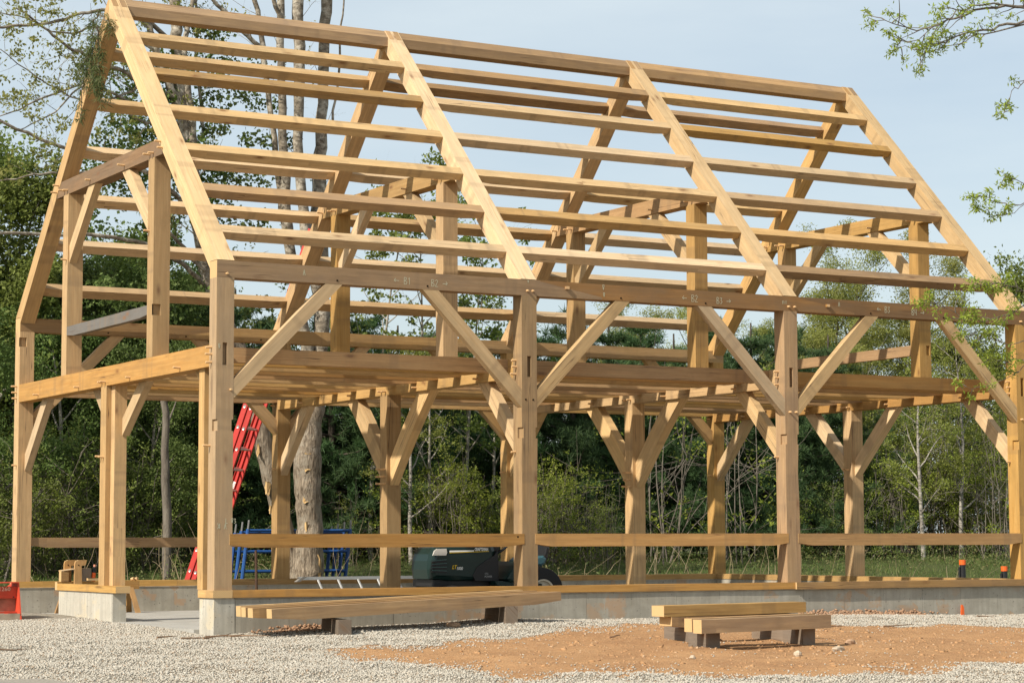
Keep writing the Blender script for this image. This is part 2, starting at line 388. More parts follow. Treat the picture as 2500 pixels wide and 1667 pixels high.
for i in range(3):
    a, b = XB[i]+S, XB[i+1]
    brace_xz(.002, .095, a, 1, 1.985, Z_P0, 1.25, .20, W_PALE)
    brace_xz(.002, .095, b, -1, 1.985, Z_P0, 1.25, .20, W_PALE)
    for p, sg in ((a, 1), (b, -1)):
        brace_xz(YW+.03, YW+.125, p, sg, 1.985, Z_P0, 1.25, .20, W_FRESH)
        brace_xz(YW+.06, YW+.15, p, sg, 1.975, 2.41, .42, .21, W_FRESH)
    # joists, front one deeper; back one is the floor girt between the posts
    for k in range(12):
        y = .32+.565*k; dp = .142 if k else .158
        if k == 11: y = YW+.02
        bar('joist', (a-.022, y, 2.55-dp), (b-a+.044, 0, 0), (0, .13, 0), (0, 0, dp-.002 if k < 11 else dp-.004), (W_ORANGE if (k*3+i) % 4 < 2 or k == 0 else W_FRESH), FP, taper=.02, tl=.2)
    # low wall girts
    bar('wall_girt', (a-.03, -.004, .437), (b-a+.055, 0, 0), (0, .10, 0), (0, 0, .143), W_ORANGE, FP, taper=.03, tl=.22)
    bar('wall_girt', (a-.0, YW+.03, .437), (b-a, 0, 0), (0, .10, 0), (0, 0, .13), W_TAN, FP, taper=.03, tl=.22)
    # purlins housed in the rafters
    c, s_ = 1/math.hypot(1, SL), SL/math.hypot(1, SL)
    for k, d in enumerate((.61, 1.345, 2.08, 2.815, 3.545, 4.28)):
        for side in (0, 1):
            y0 = (d-.128)*c; z0 = ZE+(d-.128)*s_
            e = Vector((0, c, s_)); inn = Vector((0, s_, -c)); o = Vector((a-.025, y0, z0+.0)); A = e*.128
            if side: e = Vector((0, -c, s_)); inn = Vector((0, -s_, -c)); o = Vector((a-.025, 6.985-y0, z0)); A = e*.128
            o = o+inn*.112
            mt = W_PALE if RNG.random() < .72 else W_FRESH
            if (i, k, side) in ((0, 1, 0), (2, 0, 0), (1, 5, 0)): mt = W_TAN
            if (i, k, side) in ((1, 4, 1), (2, 4, 1), (2, 2, 0), (0, 4, 0)): mt = W_GREY
            if side == 1 and i > 0 and k >= 4: mt = W_BROWN if k == 4 else W_TAN
            bar('purlin', o, (b-a+.05, 0, 0), A, -inn*.112, mt, FP, taper=.022, tl=.26)
    yp = 3.4925; zt = ZE+SL*yp-.004
    poly('ridge_beam', [(a-.03, yp, zt), (a-.03, yp-.105, zt-.105*SL), (a-.03, yp-.105, zt-.22), (a-.03, yp+.105, zt-.22), (a-.03, yp+.105, zt-.105*SL)], (b-a+.06, 0, 0), (1, 0, 0), W_TAN, FP)
# ridge end notches (the cut fork at each peak)
for i, X in enumerate(XB):
    yp = 3.4925; z = ZE+SL*yp
    poly('ridge_tenon', [(X+.012, yp-.135, z-.135*SL+.006), (X+.012, yp-.004, z+.002), (X+.012, yp-.004, z-.04), (X+.012, yp-.135, z-.135*SL-.04)], (.062, 0, 0), (0, 1, 1), W_ORANGE, FP)
    poly('ridge_tenon', [(X+.115, yp-.135, z-.135*SL+.006), (X+.115, yp-.004, z+.002), (X+.115, yp-.004, z-.04), (X+.115, yp-.135, z-.135*SL-.04)], (.068, 0, 0), (0, 1, 1), W_TAN, FP)
# wall plates with long scarf joints
def plate(y, cuts, mats):
    """cuts: list of (x_top, x_bottom) of the joints"""
    xs = [(0, 0)]+cuts+[(XB[3]+S, XB[3]+S)]
    for (t0, b0), (t1, b1), m in zip(xs[:-1], xs[1:], mats):
        up0, up1 = .03, .03
        if t0 == b0: L0 = [(t0, Z_P0), (t0, Z_P1)]
        else: L0 = [(b0+.003, Z_P0), (b0+.003, Z_P0+up0), (t0+.003, Z_P1-.012), (t0+.003, Z_P1)]
        if t1 == b1: L1 = [(t1, Z_P1), (t1, Z_P0)]
        else: L1 = [(t1, Z_P1), (t1, Z_P1-.012), (b1, Z_P0+up1), (b1, Z_P0)]
        poly('wall_plate', [(a, y, b) for a, b in L0+L1], (0, S, 0), (1, 0, 0), m, FP)
plate(0, [(3.90, 4.72), (7.53, 8.36)], [W_TAN, W_BROWN, W_BROWN])
plate(YW, [(3.0, 2.2), (6.7, 5.9)], [W_TAN, W_GREY, W_GREY])
for x, z in ((4.25, 3.36), (7.95, 3.34)):
    mb = MB(); mb.box((x-.022, -.03, z-.016), (x+.022, .02, z+.016)); timber('joint_key', mb.v, mb.f, (0, 1, 0), W_ORANGE, FP, M_PEG)
# sills on the foundation
bar('sill_beam', (-.02, -.022, -.078), (0, .425, 0), (.215, 0, 0), (0, 0, .078), W_FRESH, FP, n=2)
bar('sill_beam', (.197, -.02, -.078), (7.2, 0, 0), (0, .2, 0), (0, 0, .078), W_ORANGE, FP, n=12)
bar('sill_beam', (7.399, -.045, -.082), (3.78, 0, 0), (0, .22, 0), (0, 0, .082), W_TAN, FP, n=7)
bar('sill_beam', (-.02, 2.93, -.078), (0, 2.12, 0), (.175, 0, 0), (0, 0, .078), W_FRESH, FP, n=4)
for x0, x1 in ((-.02, 2.2), (2.204, 3.0), (3.004, 7.0), (7.004, 11.18)):
    bar('sill_beam', (x0, YW-.02, -.078), (x1-x0, 0, 0), (0, .22, 0), (0, 0, .078), W_FRESH, FP, n=6)
bar('sill_beam', (10.97, .18, -.078), (0, 6.58, 0), (.2, 0, 0), (0, 0, .078), W_FRESH, FP, n=6)
# door jamb studs in the near gable wall
bar('door_jamb', (.06, 3.262, 0), (0, 0, Z_T0), (.148, 0, 0), (0, .125, 0), W_FRESH, FP)
bar('door_jamb', (.044, .43, 0), (0, 0, Z_T0), (.135, 0, 0), (0, .155, 0), W_FRESH, FP)
# rails between the queen posts of the two gables
bar('gable_rail', (.0, 2.074, 3.02), (0, 2.812, 0), (.085, 0, 0), (0, 0, .125), W_SILVER, FP, taper=.02)
bar('gable_rail', (10.967, 2.074, 3.0), (0, 2.81, 0), (.085, 0, 0), (0, 0, .14), W_ORANGE, FP)
# pegs
def cyl_mesh(name, r, l, axis, n=8):
    mb = MB(); ax = Vector(axis); mb.tube([(0, 0, 0), ax*l*.86, ax*l], [r, r*.96, r*.8], n); me = bpy.data.meshes.new(name); me.from_pydata(mb.v, [], mb.f); me.materials.append(M_PEG); return me
pegx = cyl_mesh('peg', .0125, .078, (-1, 0, 0)); pegy = cyl_mesh('peg', .0125, .04, (0, -1, 0))
def peg(me, x, y, z):
    o = bpy.data.objects.new('peg', me); o.location = (x, y, z); o.rotation_euler = (RNG.uniform(-.06, .06), RNG.uniform(-.06, .06), 0); sc = RNG.uniform(.75, 1.12); o.scale = (sc if me is pegx else 1, sc if me is pegy else 1, 1); link(o, FP)
for i, X in enumerate(XB):
    L = [(.13, 2.522), (.125, 2.448), (.132, 2.365), (6.885, 2.536), (6.895, 2.455), (6.89, 2.38), (3.545, 2.373), (3.43, 2.371), (2.594, 2.369), (1.03, 2.368),
         (4.39, 2.371), (5.98, 2.372), (6.854, 1.506), (.15, 1.494), (1.69, 4.945), (1.635, 4.867), (1.93, 4.855), (2.035, 4.85), (2.88, 4.853), (4.09, 4.858),
         (4.935, 4.852), (5.05, 4.86), (5.27, 4.954), (5.34, 4.875), (4.935, 3.984), (2.03, 3.983)]
    L += [(3.463, 1.492), (3.54, 1.50)] if i in (0, 3) else [(3.44, 1.40), (3.54, 1.40), (3.44, 1.31), (3.54, 1.31), (3.44, 1.22), (3.54, 1.22)]
    for y, z in L: peg(pegx, X+.002, y, z)
for x, z in ((.108, 3.288), (3.73, 3.30), (3.80, 3.30), (7.36, 3.30), (7.45, 3.30), (11.05, 3.29), (.16, 2.075), (7.36, 2.03), (7.45, 2.03), (11.03, 2.03), (11.10, 2.03)): peg(pegy, x, .002, z)
M_HOLE = simple('dark_bore_hole', (.02, .012, .008), .9, .05)
for x, y, z in ((3.71, 0, 2.075), (3.805, 0, 2.075), (3.60, .0, .545), (1.38, .0, 3.285), (2.47, .0, 3.285), (4.98, .0, 3.28), (6.16, 0, 3.28), (8.62, 0, 3.28), (9.78, 0, 3.28), (2.3, YW, 3.28), (3.4, YW, 3.28), (1.2, YW, 3.28), (.17, YW, 1.86), (3.83, YW, 1.86)):
    mb = MB(); mb.tube([(x, y+.001, z), (x, y-.0045, z)], .011, 8); mb.build('bore_hole', M_HOLE, FP)
# chalk assembly marks
CH = simple('pale_chalk', (.50, .50, .36), .9, .1)
GL = {'B': [[(0, 0), (0, 1), (.45, .95), (.5, .75), (.05, .52), (.55, .35), (.5, .06), (0, 0)]], '1': [[(.1, .8), (.3, 1), (.3, 0)]], '2': [[(0, .8), (.25, 1), (.5, .8), (0, 0), (.55, 0)]],
      '3': [[(0, .9), (.45, .95), (.2, .55), (.5, .3), (.2, 0), (0, .1)]], '4': [[(.05, 1), (0, .45), (.5, .45)], [(.42, 1), (.42, 0)]], '<': [[(.35, .8), (0, .5), (.35, .3)], [(0, .5), (1.0, .45)]],
      '>': [[(.65, .8), (1.0, .5), (.65, .3)], [(1.0, .5), (0, .45)]], 'A': [[(0, 0), (.25, 1), (.5, 0)], [(.1, .4), (.4, .4)]], 'V': [[(0, 1), (.25, 0), (.5, 1), (0, 1)]], 'L': [[(0, 1), (0, 0), (.5, 0)]],
      'E': [[(.5, 1), (0, 1), (0, 0), (.5, 0)], [(0, .5), (.4, .5)]], 'X': [[(0, 1), (.5, 0)], [(.5, 1), (0, 0)], [(.5, 1), (.5, 0)]], 'Y': [[(0, 1), (.25, .5), (.5, 1)], [(.25, .5), (.25, 0)]], 'I': [[(0, 1), (0, 0)]], 'F': [[(.5, 1), (0, 1), (0, 0)], [(0, .5), (.4, .5)]], 'T': [[(0, 1), (.5, 1)], [(.25, 1), (.25, 0)]]}
def chalk(txt, x, z, h, y=-.0025, w=.0055, parent=FP):
    mb = MB(); cx = x
    for ch in txt:
        if ch == ' ': cx += h*.6; continue
        for st in GL[ch]:
            for (a, b), (c_, d) in zip(st[:-1], st[1:]):
                p = Vector((cx+a*h*.8, 0, z+b*h)); q = Vector((cx+c_*h*.8, 0, z+d*h)); t = (q-p).normalized(); nn = Vector((-t.z, 0, t.x))*w*.5
                mb.add([(v.x, y, v.z) for v in (p-nn, q-nn, q+nn, p+nn)], [(0, 1, 2, 3)])
        cx += h*(1.05 if ch in '<>' else .62)
    return mb.build('chalk_mark', CH, parent)
chalk('< B1', 2.06, 3.29, .075); chalk('B2 >', 2.52, 3.285, .075)
chalk('< B2', 5.83, 3.29, .08); chalk('B3 >', 6.32, 3.285, .075)
chalk('< B3', 8.72, 3.30, .075); chalk('B4 >', 9.27, 3.29, .075)
chalk('A', .98, 3.32, .06); chalk('V', 3.74, 3.39, .028); chalk('A', 8.12, 3.34, .06); chalk('V', 4.73, 3.36, .06); chalk('V', 4.74, 3.28, .05)
chalk('FIT', 7.28, 3.33, .035); chalk('X A', .03, .63, .06); chalk('L V3', .12, .69, .05); chalk('V', .02, 2.50, .05)

# ------------------------------------------------------------------ foundation
found = thing('foundation_wall', 'low poured concrete foundation wall with stained form lines under the timber frame', 'foundation wall', (0, 0, 0))
mb = MB(); mb.box((.23, .012, -.95), (11.16, .20, -.084)); mb.build('wall_core', CONC, found)
x = .235; k = 0
while x < 11.15:
    w = min(.608, 11.17-x); d = RNG.uniform(-.0015, .0015)
    mb = MB(); mb.box((x, .002+d, -.95), (x+w-.0025, .0119, -.088-RNG.uniform(0, .006))); mb.build('form_panel', CONC, found); x += w; k += 1
mb = MB(); mb.box((-.002, -.002, -.95), (.229, .40, -.084)); mb.build('pier', CONC_PALE, found)
mb = MB(); mb.box((-.002, 3.08, -.95), (.16, 5.03, -.084)); mb.build('pier', CONC_PALE, found)
mb = MB(); mb.box((0, YW-.02, -.95), (11.16, YW+.2, -.084)); mb.build('wall_core', CONC, found)
mb = MB(); mb.box((10.97, .21, -.95), (11.16, YW-.021, -.084)); mb.build('wall_core', CONC, found)
# seal strip and hardened slurry between sill and concrete
M_SEAL = simple('pale_seal_strip', (.62, .54, .42), .8, .2, var=.5, nscale=9)
for a, b in (((-.014, -.014, -.0835), (.21, .41, -.0785)), ((-.014, 2.94, -.0835), (.15, 5.04, -.0785)), ((.22, -.012, -.0875), (11.1, .19, -.0825)), ((0, YW-.03, -.0835), (11.16, YW+.2, -.0785))):
    mb = MB(); mb.box(a, b); mb.build('seal_strip', M_SEAL, found)
slab = MB(); slab.box((-.06, .402, -.56), (10.96, YW-.021, -.41)); tag(slab.build('concrete_slab', CONC_SLAB), kind='structure')

# ------------------------------------------------------------------ ground
GX = [-60, 0, 1.3, 2.5, 3.2, 4.4, 5.5, 8, 9.4, 11, 60]; GZ = [-.46, -.46, -.40, -.395, -.36, -.37, -.385, -.39, -.42, -.44, -.44]
def smooth(a, b, t):
    t = np.clip((t-a)/(b-a), 0, 1); return t*t*(3-2*t)
def ground(x, y):
    x = np.asarray(x, float); y = np.asarray(y, float)
    b = np.interp(x, GX, GZ); b = b+(-.46-b)*smooth(1.5, 4, y)
    z = b+.035*np.clip(y, -14, 0)+.02*np.clip(y, 0, 5)
    z = z+smooth(7.6, 14.5, y)*.50
    z = z+.012*np.sin(x*1.7+y*.9)*np.sin(y*1.3-x*.4)+(.010*np.sin(x*3.9+2*np.sin(y*1.1))*np.sin(y*4.7+x)+.008*np.sin(x*8.3-y*2.2)*np.sin(y*7.9+x*2.1))*(1-smooth(-.9, -.3, y))
    inside = smooth(-.1, .15, x)*smooth(-.0, .1, y)*(1-smooth(6.95, 7.2, y))*(1-smooth(11.0, 11.2, x))
    return z-.25*inside
DIRT = [(0.224, -2.292), (1.034, -2.401), (2.126, -2.049), (2.874, -1.821), (3.899, -1.362), (4.584, -0.94), (5.379, -0.883), (6.408, -1.01), (6.935, -1.302), (7.4, -1.6), (8.6, -2.1), (10.5, -2.6), (12.5, -3.2), (13, -7), (9, -7.6), (6.3, -7.2), (4.73, -6.85), (3.042, -6.724), (1.607, -6.415), (1.205, -5.804), (0.521, -5.291), (0.249, -4.713), (0.391, -3.984), (0.206, -3.21), (0.12, -2.694)]
def sdf(px, py, P):
    px = np.asarray(px); py = np.asarray(py); d = np.full(px.shape, 1e9); ins = np.zeros(px.shape, bool); n = len(P)
    for i in range(n):
        ax, ay = P[i]; bx, by = P[(i+1) % n]; ex, ey = bx-ax, by-ay
        t = np.clip(((px-ax)*ex+(py-ay)*ey)/(ex*ex+ey*ey), 0, 1); d = np.minimum(d, np.hypot(px-ax-t*ex, py-ay-t*ey))
        c = ((ay > py) != (by > py)) & (px < (bx-ax)*(py-ay)/(by-ay+1e-12)+ax); ins ^= c
    return np.where(ins, d, -d)
def wob(x, y):
    return .16*np.sin(x*2.3+1.1*np.sin(y*1.9))+.13*np.sin(y*3.1+x*1.3)+.08*np.sin(x*6.1-y*4.3)+.06*np.sin(x*11.3+y*9.1)+.05*np.sin(x*17-y*21)
def dirtmask(x, y):
    s = sdf(x, y, DIRT)+wob(x, y)
    # a gravel tongue crossing the patch near its front edge
    t = np.abs(y+5.0+.28*(x-2))-.10-.22*np.sin(x*2.1+y*3)-.25*np.sin(x*7.3)*np.sin(y*9)
    s = np.where(x < -99, np.minimum(s, t*1.2), s)
    return s
gx = np.concatenate([np.linspace(-400, -14, 22), np.linspace(-13, 20, 300), np.linspace(21, 400, 22)])
gy = np.concatenate([np.linspace(-120, -17, 12), np.linspace(-16, 8, 230), np.linspace(8.4, 30, 40), np.linspace(33, 600, 24)])
XX, YY = np.meshgrid(gx, gy); ZZ = ground(XX, YY)
n1, n2 = XX.shape; idx = np.arange(n1*n2).reshape(n1, n2)
fc = np.stack([idx[:-1, :-1], idx[:-1, 1:], idx[1:, 1:], idx[1:, :-1]], -1).reshape(-1, 4)
s = NT('ground_soil_gravel_grass'); at = s.new('ShaderNodeAttribute', attribute_name='dirt'); ag = s.new('ShaderNodeAttribute', attribute_name='grass')
co = s.new('ShaderNodeTexCoord').outputs['Object']
gravc = s.mix(s.ramp(s.noise(co, 45, 4, .7), [(.35, 0.), (.65, 1.)]), (.40, .36, .29), (.24, .21, .165))
gravc = s.mix(s.math('MULTIPLY', s.ramp(s.noise(co, .9, 4, .6), [(.5, 0.), (.7, 1.)]), .5), gravc, (.30, .23, .155))
dc = s.mix(s.ramp(s.noise(co, 1.6, 7, .72), [(.36, 0.), (.64, 1.)]), (.49, .275, .13), (.34, .18, .085))
dc = s.mix(s.ramp(s.noise(co, 24, 5, .7), [(.4, 0.), (.75, .7)]), dc, (.48, .31, .17))
dc = s.mix(s.ramp(s.noise(co, 60, 3, .6), [(.62, 0.), (.70, .8)]), dc, (.22, .12, .07))
sm = s.math('ADD', at.outputs['Fac'], s.math('MULTIPLY', s.math('SUBTRACT', s.noise(co, 9, 5, .7), .5), .5))
c = s.mix(s.ramp(s.math('ADD', s.math('MULTIPLY', sm, 2.5), .5), [(.4, 0.), (.6, 1.)]), gravc, dc)
grc = s.mix(s.noise(co, 6, 5, .7), (.05, .075, .02), (.10, .105, .045))
c = s.mix(ag.outputs['Fac'], c, grc)
s.bump(s.mix(.5, s.noise(co, 22, 6, .75), s.noise(co, 4, 6, .65)), 1.0, .07)
GROUND = s.fin(c, .95, .1)
g = npmesh('ground', np.stack([XX.ravel(), YY.ravel(), ZZ.ravel()], 1), fc, 4, GROUND, smooth=True)
a = g.data.attributes.new('dirt', 'FLOAT', 'POINT'); a.data.foreach_set('value', dirtmask(XX, YY).ravel().astype(np.float32))
gm = np.maximum(smooth(8.0, 8.8, YY+.4*np.sin(XX*1.3)), smooth(11.8, 13, XX)*smooth(-3, 0, YY)); gm = np.maximum(gm, smooth(-2.2, -3.5, XX)*smooth(5.5, 7, YY))
a = g.data.attributes.new('grass', 'FLOAT', 'POINT'); a.data.foreach_set('value', gm.ravel().astype(np.float32))
tag(g, kind='structure')
# road edge in the near left corner
M_ROAD = simple('road_surface', (.30, .27, .225), .9, .2, var=.35, nscale=40)
rp = [(-6, -7.5), (-3.7, -4.35), (-3.25, -4.45), (-2.95, -5.1), (-2.9, -6.2), (-3.2, -9), (-5, -14), (-12, -14), (-12, -7.5)]
mobj('road', [(x, y, float(ground(x, y))+.035) for x, y in rp], [tuple(range(len(rp)))[::-1]], M_ROAD); tag(bpy.data.objects['road'], kind='structure')

rs = np.random.default_rng(5)
def rot_apply(base, N, rs, scale, flat=.75):
    """base (k,3) -> N randomly rotated, scaled copies (N,k,3)"""
    q = rs.normal(size=(N, 4)); q /= np.linalg.norm(q, axis=1)[:, None]; w, x, y, z = q.T
    M = np.stack([1-2*(y*y+z*z), 2*(x*y-z*w), 2*(x*z+y*w), 2*(x*y+z*w), 1-2*(x*x+z*z), 2*(y*z-x*w), 2*(x*z-y*w), 2*(y*z+x*w), 1-2*(x*x+y*y)], 1).reshape(N, 3, 3)
    P = np.broadcast_to(base, (N, *base.shape))*scale; P = np.einsum('nij,nkj->nki', M, P); P[:, :, 2] *= flat; return P
OCT = np.array([(1, 0, 0), (-1, 0, 0), (0, .8, 0), (0, -.8, 0), (0, 0, .65), (0, 0, -.65)], float)
OCF = np.array([(0, 2, 4), (2, 1, 4), (1, 3, 4), (3, 0, 4), (2, 0, 5), (1, 2, 5), (3, 1, 5), (0, 3, 5)])
def stones(name, x, y, size, mat, sink=.3, zoff=0):
    N = len(x); P = rot_apply(OCT, N, rs, 1.0)*(1+rs.uniform(-.28, .28, (N, 6, 1)))*size[:, None, None]
    z = ground(x, y)+size*sink+zoff
    P += np.stack([x, y, z], 1)[:, None, :]
    F = (np.arange(N)[:, None, None]*6+OCF[None]).reshape(-1, 3)
    return npmesh(name, P.reshape(-1, 3), F, 3, mat)
def in_view(x, y, m=.6):
    # keeps the scatter to the strip of ground that the place shows (plus a margin)
    d = (x+8.72)*.4936+(y+21.59)*.8697; l = (x+8.72)*.8697-(y+21.59)*.4936
    return (d > 13.2) & (np.abs(l) < d*.2297+m)
s = NT('crushed_stone'); gi = s.new('ShaderNodeNewGeometry').outputs['Random Per Island']
c = s.ramp(gi, [(0, (.47, .435, .37)), (.35, (.42, .385, .32)), (.6, (.33, .30, .245)), (.85, (.52, .485, .415)), (.97, (.31, .225, .15)), (1, (.27, .21, .16))])
GRAV = s.fin(c, .85, .2)
N = 640000; x = rs.uniform(-8, 14, N); y = rs.uniform(-11, 3.8, N)
k = in_view(x, y, 1.6) & ((y < -.015) | (x < -.0)) & ~((x > -.02) & (y > -.02)); k &= ~((x > 1) & (y > .0))
dm = dirtmask(x, y); k &= rs.random(N) < np.where(dm < 0, 1, np.exp(-np.abs(dm)/.13)*.7+.012*(np.sin(x*2.2+y)*np.sin(y*3.1-x) > .3))
k &= ~((x < -2.9) & (sdf(x, y, rp) > 0))
x, y = x[k], y[k]; sz = rs.uniform(.008, .0155, len(x))*np.where(rs.random(len(x)) < .04, 1.5, 1)
tag(stones('gravel', x, y, sz, GRAV, .35), 'pale crushed stone gravel', None, None, 'stuff')
# grit and small stones on the bare soil
s = NT('soil_pebbles'); gi = s.new('ShaderNodeNewGeometry').outputs['Random Per Island']
SOILP = s.fin(s.ramp(gi, [(0, (.38, .21, .10)), (.5, (.43, .26, .14)), (.8, (.48, .35, .23)), (1, (.28, .16, .09))]), .9, .1)
N = 8000; x = rs.uniform(-.5, 13, N); y = rs.uniform(-8, -.5, N); k = in_view(x, y, 1.6) & (dirtmask(x, y) > 0); x, y = x[k], y[k]
tag(stones('soil_pebbles', x, y, rs.uniform(.005, .026, len(x))*rs.uniform(.3, 1, len(x))**1.5, SOILP, .1), kind='stuff')
CLOD = simple('soil_clods', (.43, .25, .125), .95, .08, var=.35, nscale=15)
N = 2600; x = rs.uniform(-.5, 13, N); y = rs.uniform(-8, -.5, N); k = in_view(x, y, 1.6) & (dirtmask(x, y) > .1) & (np.sin(x*2.7+1.3*y)*np.sin(y*2.3-x) > -.1); x, y = x[k], y[k]
tag(stones('soil_clods', x, y, rs.uniform(.014, .06, len(x))*rs.uniform(.35, 1, len(x)), CLOD, -.1), kind='stuff')
# brown spoil along the wall
N = 1500; x = np.concatenate([rs.normal(8.1, .35, N//2), rs.normal(8.9, .25, N//4), rs.normal(.95, .22, N//4)]); y = -.04-np.abs(rs.normal(0, .07, len(x)))
tag(stones('loose_soil', x, y, rs.uniform(.008, .035, len(x)), simple('spoil', (.34, .21, .13), .95, .1), .0, np.maximum(0, .10-np.abs(y)*.9)*rs.random(len(x))), kind='stuff')
def boulder(name, x, y, r, mat, label, seed, sq=(1, .8, .7), dz=.3):
    rr = random.Random(seed); mb = MB(); n, m = 9, 6; vs = [(0, 0, 1)]; fs = []
    for i in range(1, m):
        for j in range(n):
            a_ = math.pi*i/m; b_ = 2*math.pi*j/n; vs.append((math.sin(a_)*math.cos(b_), math.sin(a_)*math.sin(b_), math.cos(a_)))
    vs.append((0, 0, -1)); vs = [Vector(v)*(1+rr.uniform(-.16, .12)) for v in vs]
    for j in range(n): fs.append((0, 1+j, 1+(j+1) % n)); fs.append((len(vs)-1, 1+(m-2)*n+(j+1) % n, 1+(m-2)*n+j))
    for i in range(m-2):
        for j in range(n): fs.append((1+i*n+j, 1+(i+1)*n+j, 1+(i+1)*n+(j+1) % n, 1+i*n+(j+1) % n))
    mb.add([(v.x*r*sq[0], v.y*r*sq[1], v.z*r*sq[2]) for v in vs], fs); o = mb.build(name, mat); o.location = (x, y, float(ground(x, y))+r*dz); o.rotation_euler = (0, 0, rr.uniform(0, 6)); return tag(o, label, 'stone')
M_STONE = simple('tan_stone', (.46, .30, .19), .9, .1, var=.4, nscale=20); M_STONE2 = simple('pale_stone', (.55, .45, .33), .9, .1, var=.35, nscale=25)
boulder('stone', 2.478, -.592, .055, M_STONE, 'rounded brown stone on the gravel beside the long stack of beams', 1, (1.5, 1, .8))
boulder('stone', 3.62, -5.1, .05, M_STONE2, 'pale stone lying on the bare soil in front of the short beam stack', 2)
boulder('stone', 4.35, -4.75, .055, M_STONE2, 'flat tan stone on the soil below the right end of the short beam stack', 3, (1.7, .8, .5))
boulder('stone', 5.0, -4.1, .05, M_STONE, 'dark brown lump of soil right of the short beam stack', 4, (1.3, .9, .7))
boulder('stone', 2.6, -4.9, .035, M_STONE2, 'small pale stone on the soil left of the short beam stack', 5)

# ------------------------------------------------------------------ beam stacks
def loose_beam(name, p, q, w, h, mat, label, grp, taper=.02, tl=.35, cat='timber beam'):
    p, q = Vector(p), Vector(q); L = q-p; A = Vector((-L.y, L.x, 0)).normalized()*w; B = L.cross(A).normalized()*h
    if B.z < 0: B = -B
    loc = Vector(p); o = bar(name, (0, 0, 0), L, A, B, mat, None, n=9, taper=taper, tl=tl); o.location = loc; return tag(o, label, cat, grp)
g1 = 'long squared beams stacked beside the foundation'
loose_beam('timber_beam', (.30, -.80, -.300), (3.72, -.74, -.172), .125, .123, W_TAN, 'long squared beam at the front of the stack beside the foundation', g1, .03)
loose_beam('timber_beam', (.17, -.62, -.296), (3.66, -.58, -.172), .125, .125, W_ORANGE, 'long beam second from the front of the stack beside the foundation', g1, .03)
loose_beam('timber_beam', (.16, -.46, -.294), (3.60, -.43, -.170), .11, .13, W_ORANGE, 'long beam third from the front of the stack, its pale end set back', g1, .03)
loose_beam('timber_beam', (.165, -.32, -.290), (3.5, -.29, -.168), .12, .135, W_FRESH, 'long beam nearest the concrete wall in the stack beside the foundation', g1, .03)
def block(x, y, z, l, w, h, rz, mat, label, grp):
    o = bar('support_block', (-l/2, -w/2, 0), (l, 0, 0), (0, w, 0), (0, 0, h), mat, None, n=2); o.data.materials[1] = mat; o.location = (x, y, z); o.rotation_euler = (0, 0, rz); return tag(o, label, 'wood block', grp)
g2 = 'dark wooden blocks under the long beam stack'
block(1.14, -.52, -.452, .80, .135, .156, 1.36, W_BLOCK, 'dark weathered block under the left part of the long beam stack', g2)
block(3.14, -.40, -.385, .80, .135, .19, 1.40, W_BLOCK, 'dark weathered block under the right part of the long beam stack', g2)
g3 = 'short squared beams stacked on the bare soil'
loose_beam('timber_beam', (3.07, -4.36, -.365), (4.62, -4.30, -.345), .13, .126, W_TAN, 'short stained beam lying in front of the small stack on the soil', g3, .0)
loose_beam('timber_beam', (3.10, -4.16, -.358), (4.58, -4.10, -.34), .12, .126, W_ORANGE, 'short beam just behind the front one in the small stack', g3, .0)
loose_beam('timber_beam', (3.30, -3.52, -.345), (4.88, -3.42, -.34), .20, .105, W_ORANGE, 'short orange beam lying at the bottom back of the small stack', g3, .02, .2)
loose_beam('timber_beam', (3.21, -3.52, -.235), (4.97, -3.44, -.226), .20, .105, W_FRESH, 'short pale beam lying on top at the back of the small stack', g3, .0)
g4 = 'dark wooden blocks under the short beam stack'
for (x, y, l, lb) in ((3.56, -3.40, .8, 'back block under the left end of the short stack, half hidden'), (3.33, -4.02, .42, 'front left block under the short beam stack'), (4.62, -3.40, .8, 'pale block under the right end of the short stack at the back'), (4.47, -3.98, .42, 'front right block under the short beam stack')):
    z = float(ground(x, y))-.012; block(x, y, z, l, .13, -.352-z if y < -3.8 else -.352-z, 1.42, W_BLOCK, lb, g4)
# sticks and bark litter
STL = ['longest dry stick in the litter before the near corner pier', 'short dry stick at the foot of the near corner pier', 'dry stick left of the near corner pier', 'thin stick right under the near corner pier', 'thin twig lying left in the litter before the doorway slab', 'dry stick nearest the viewer in the litter before the pier', 'dry stick at the wall foot near the orange stake', 'long twig on the soil right of the short stack', 'twig on the soil edge left of the gravel strip, mid picture', 'small twig on the soil in front of the long beam stack', 'thin dry twig alone on the gravel at the left', 'long bent twig on the soil at the right']
M_STICK = simple('dry_stick', (.25, .16, .10), .9, .1)
for i, (x, y, l, a_) in enumerate(((-.30, -.50, .5, .3), (-.12, -.42, .36, .8), (-.62, -.62, .42, .1), (-.05, -.55, .4, -.2), (-.75, -.38, .3, .5), (-.4, -.75, .34, 1.0), (9.7, -.6, .35, .2), (6.1, -2.2, .5, .4), (5.4, -1.9, .45, -.1), (3.0, -2.9, .3, .7), (-2.6, -1.2, .3, .4), (7.1, -2.0, .6, .25))):
    pts = []; d = Vector((math.cos(a_), math.sin(a_), 0))
    for t in range(5): p = Vector((x, y, 0))+d*l*t/4+Vector((RNG.uniform(-.02, .02), RNG.uniform(-.02, .02), 0)); p.z = float(ground(p.x, p.y))+.025; pts.append(p)
    mb = MB(); mb.tube(pts, [.009, .008, .007, .005, .003], 5); tag(mb.build('stick', M_STICK), STL[i], 'stick', 'dry sticks on the ground')

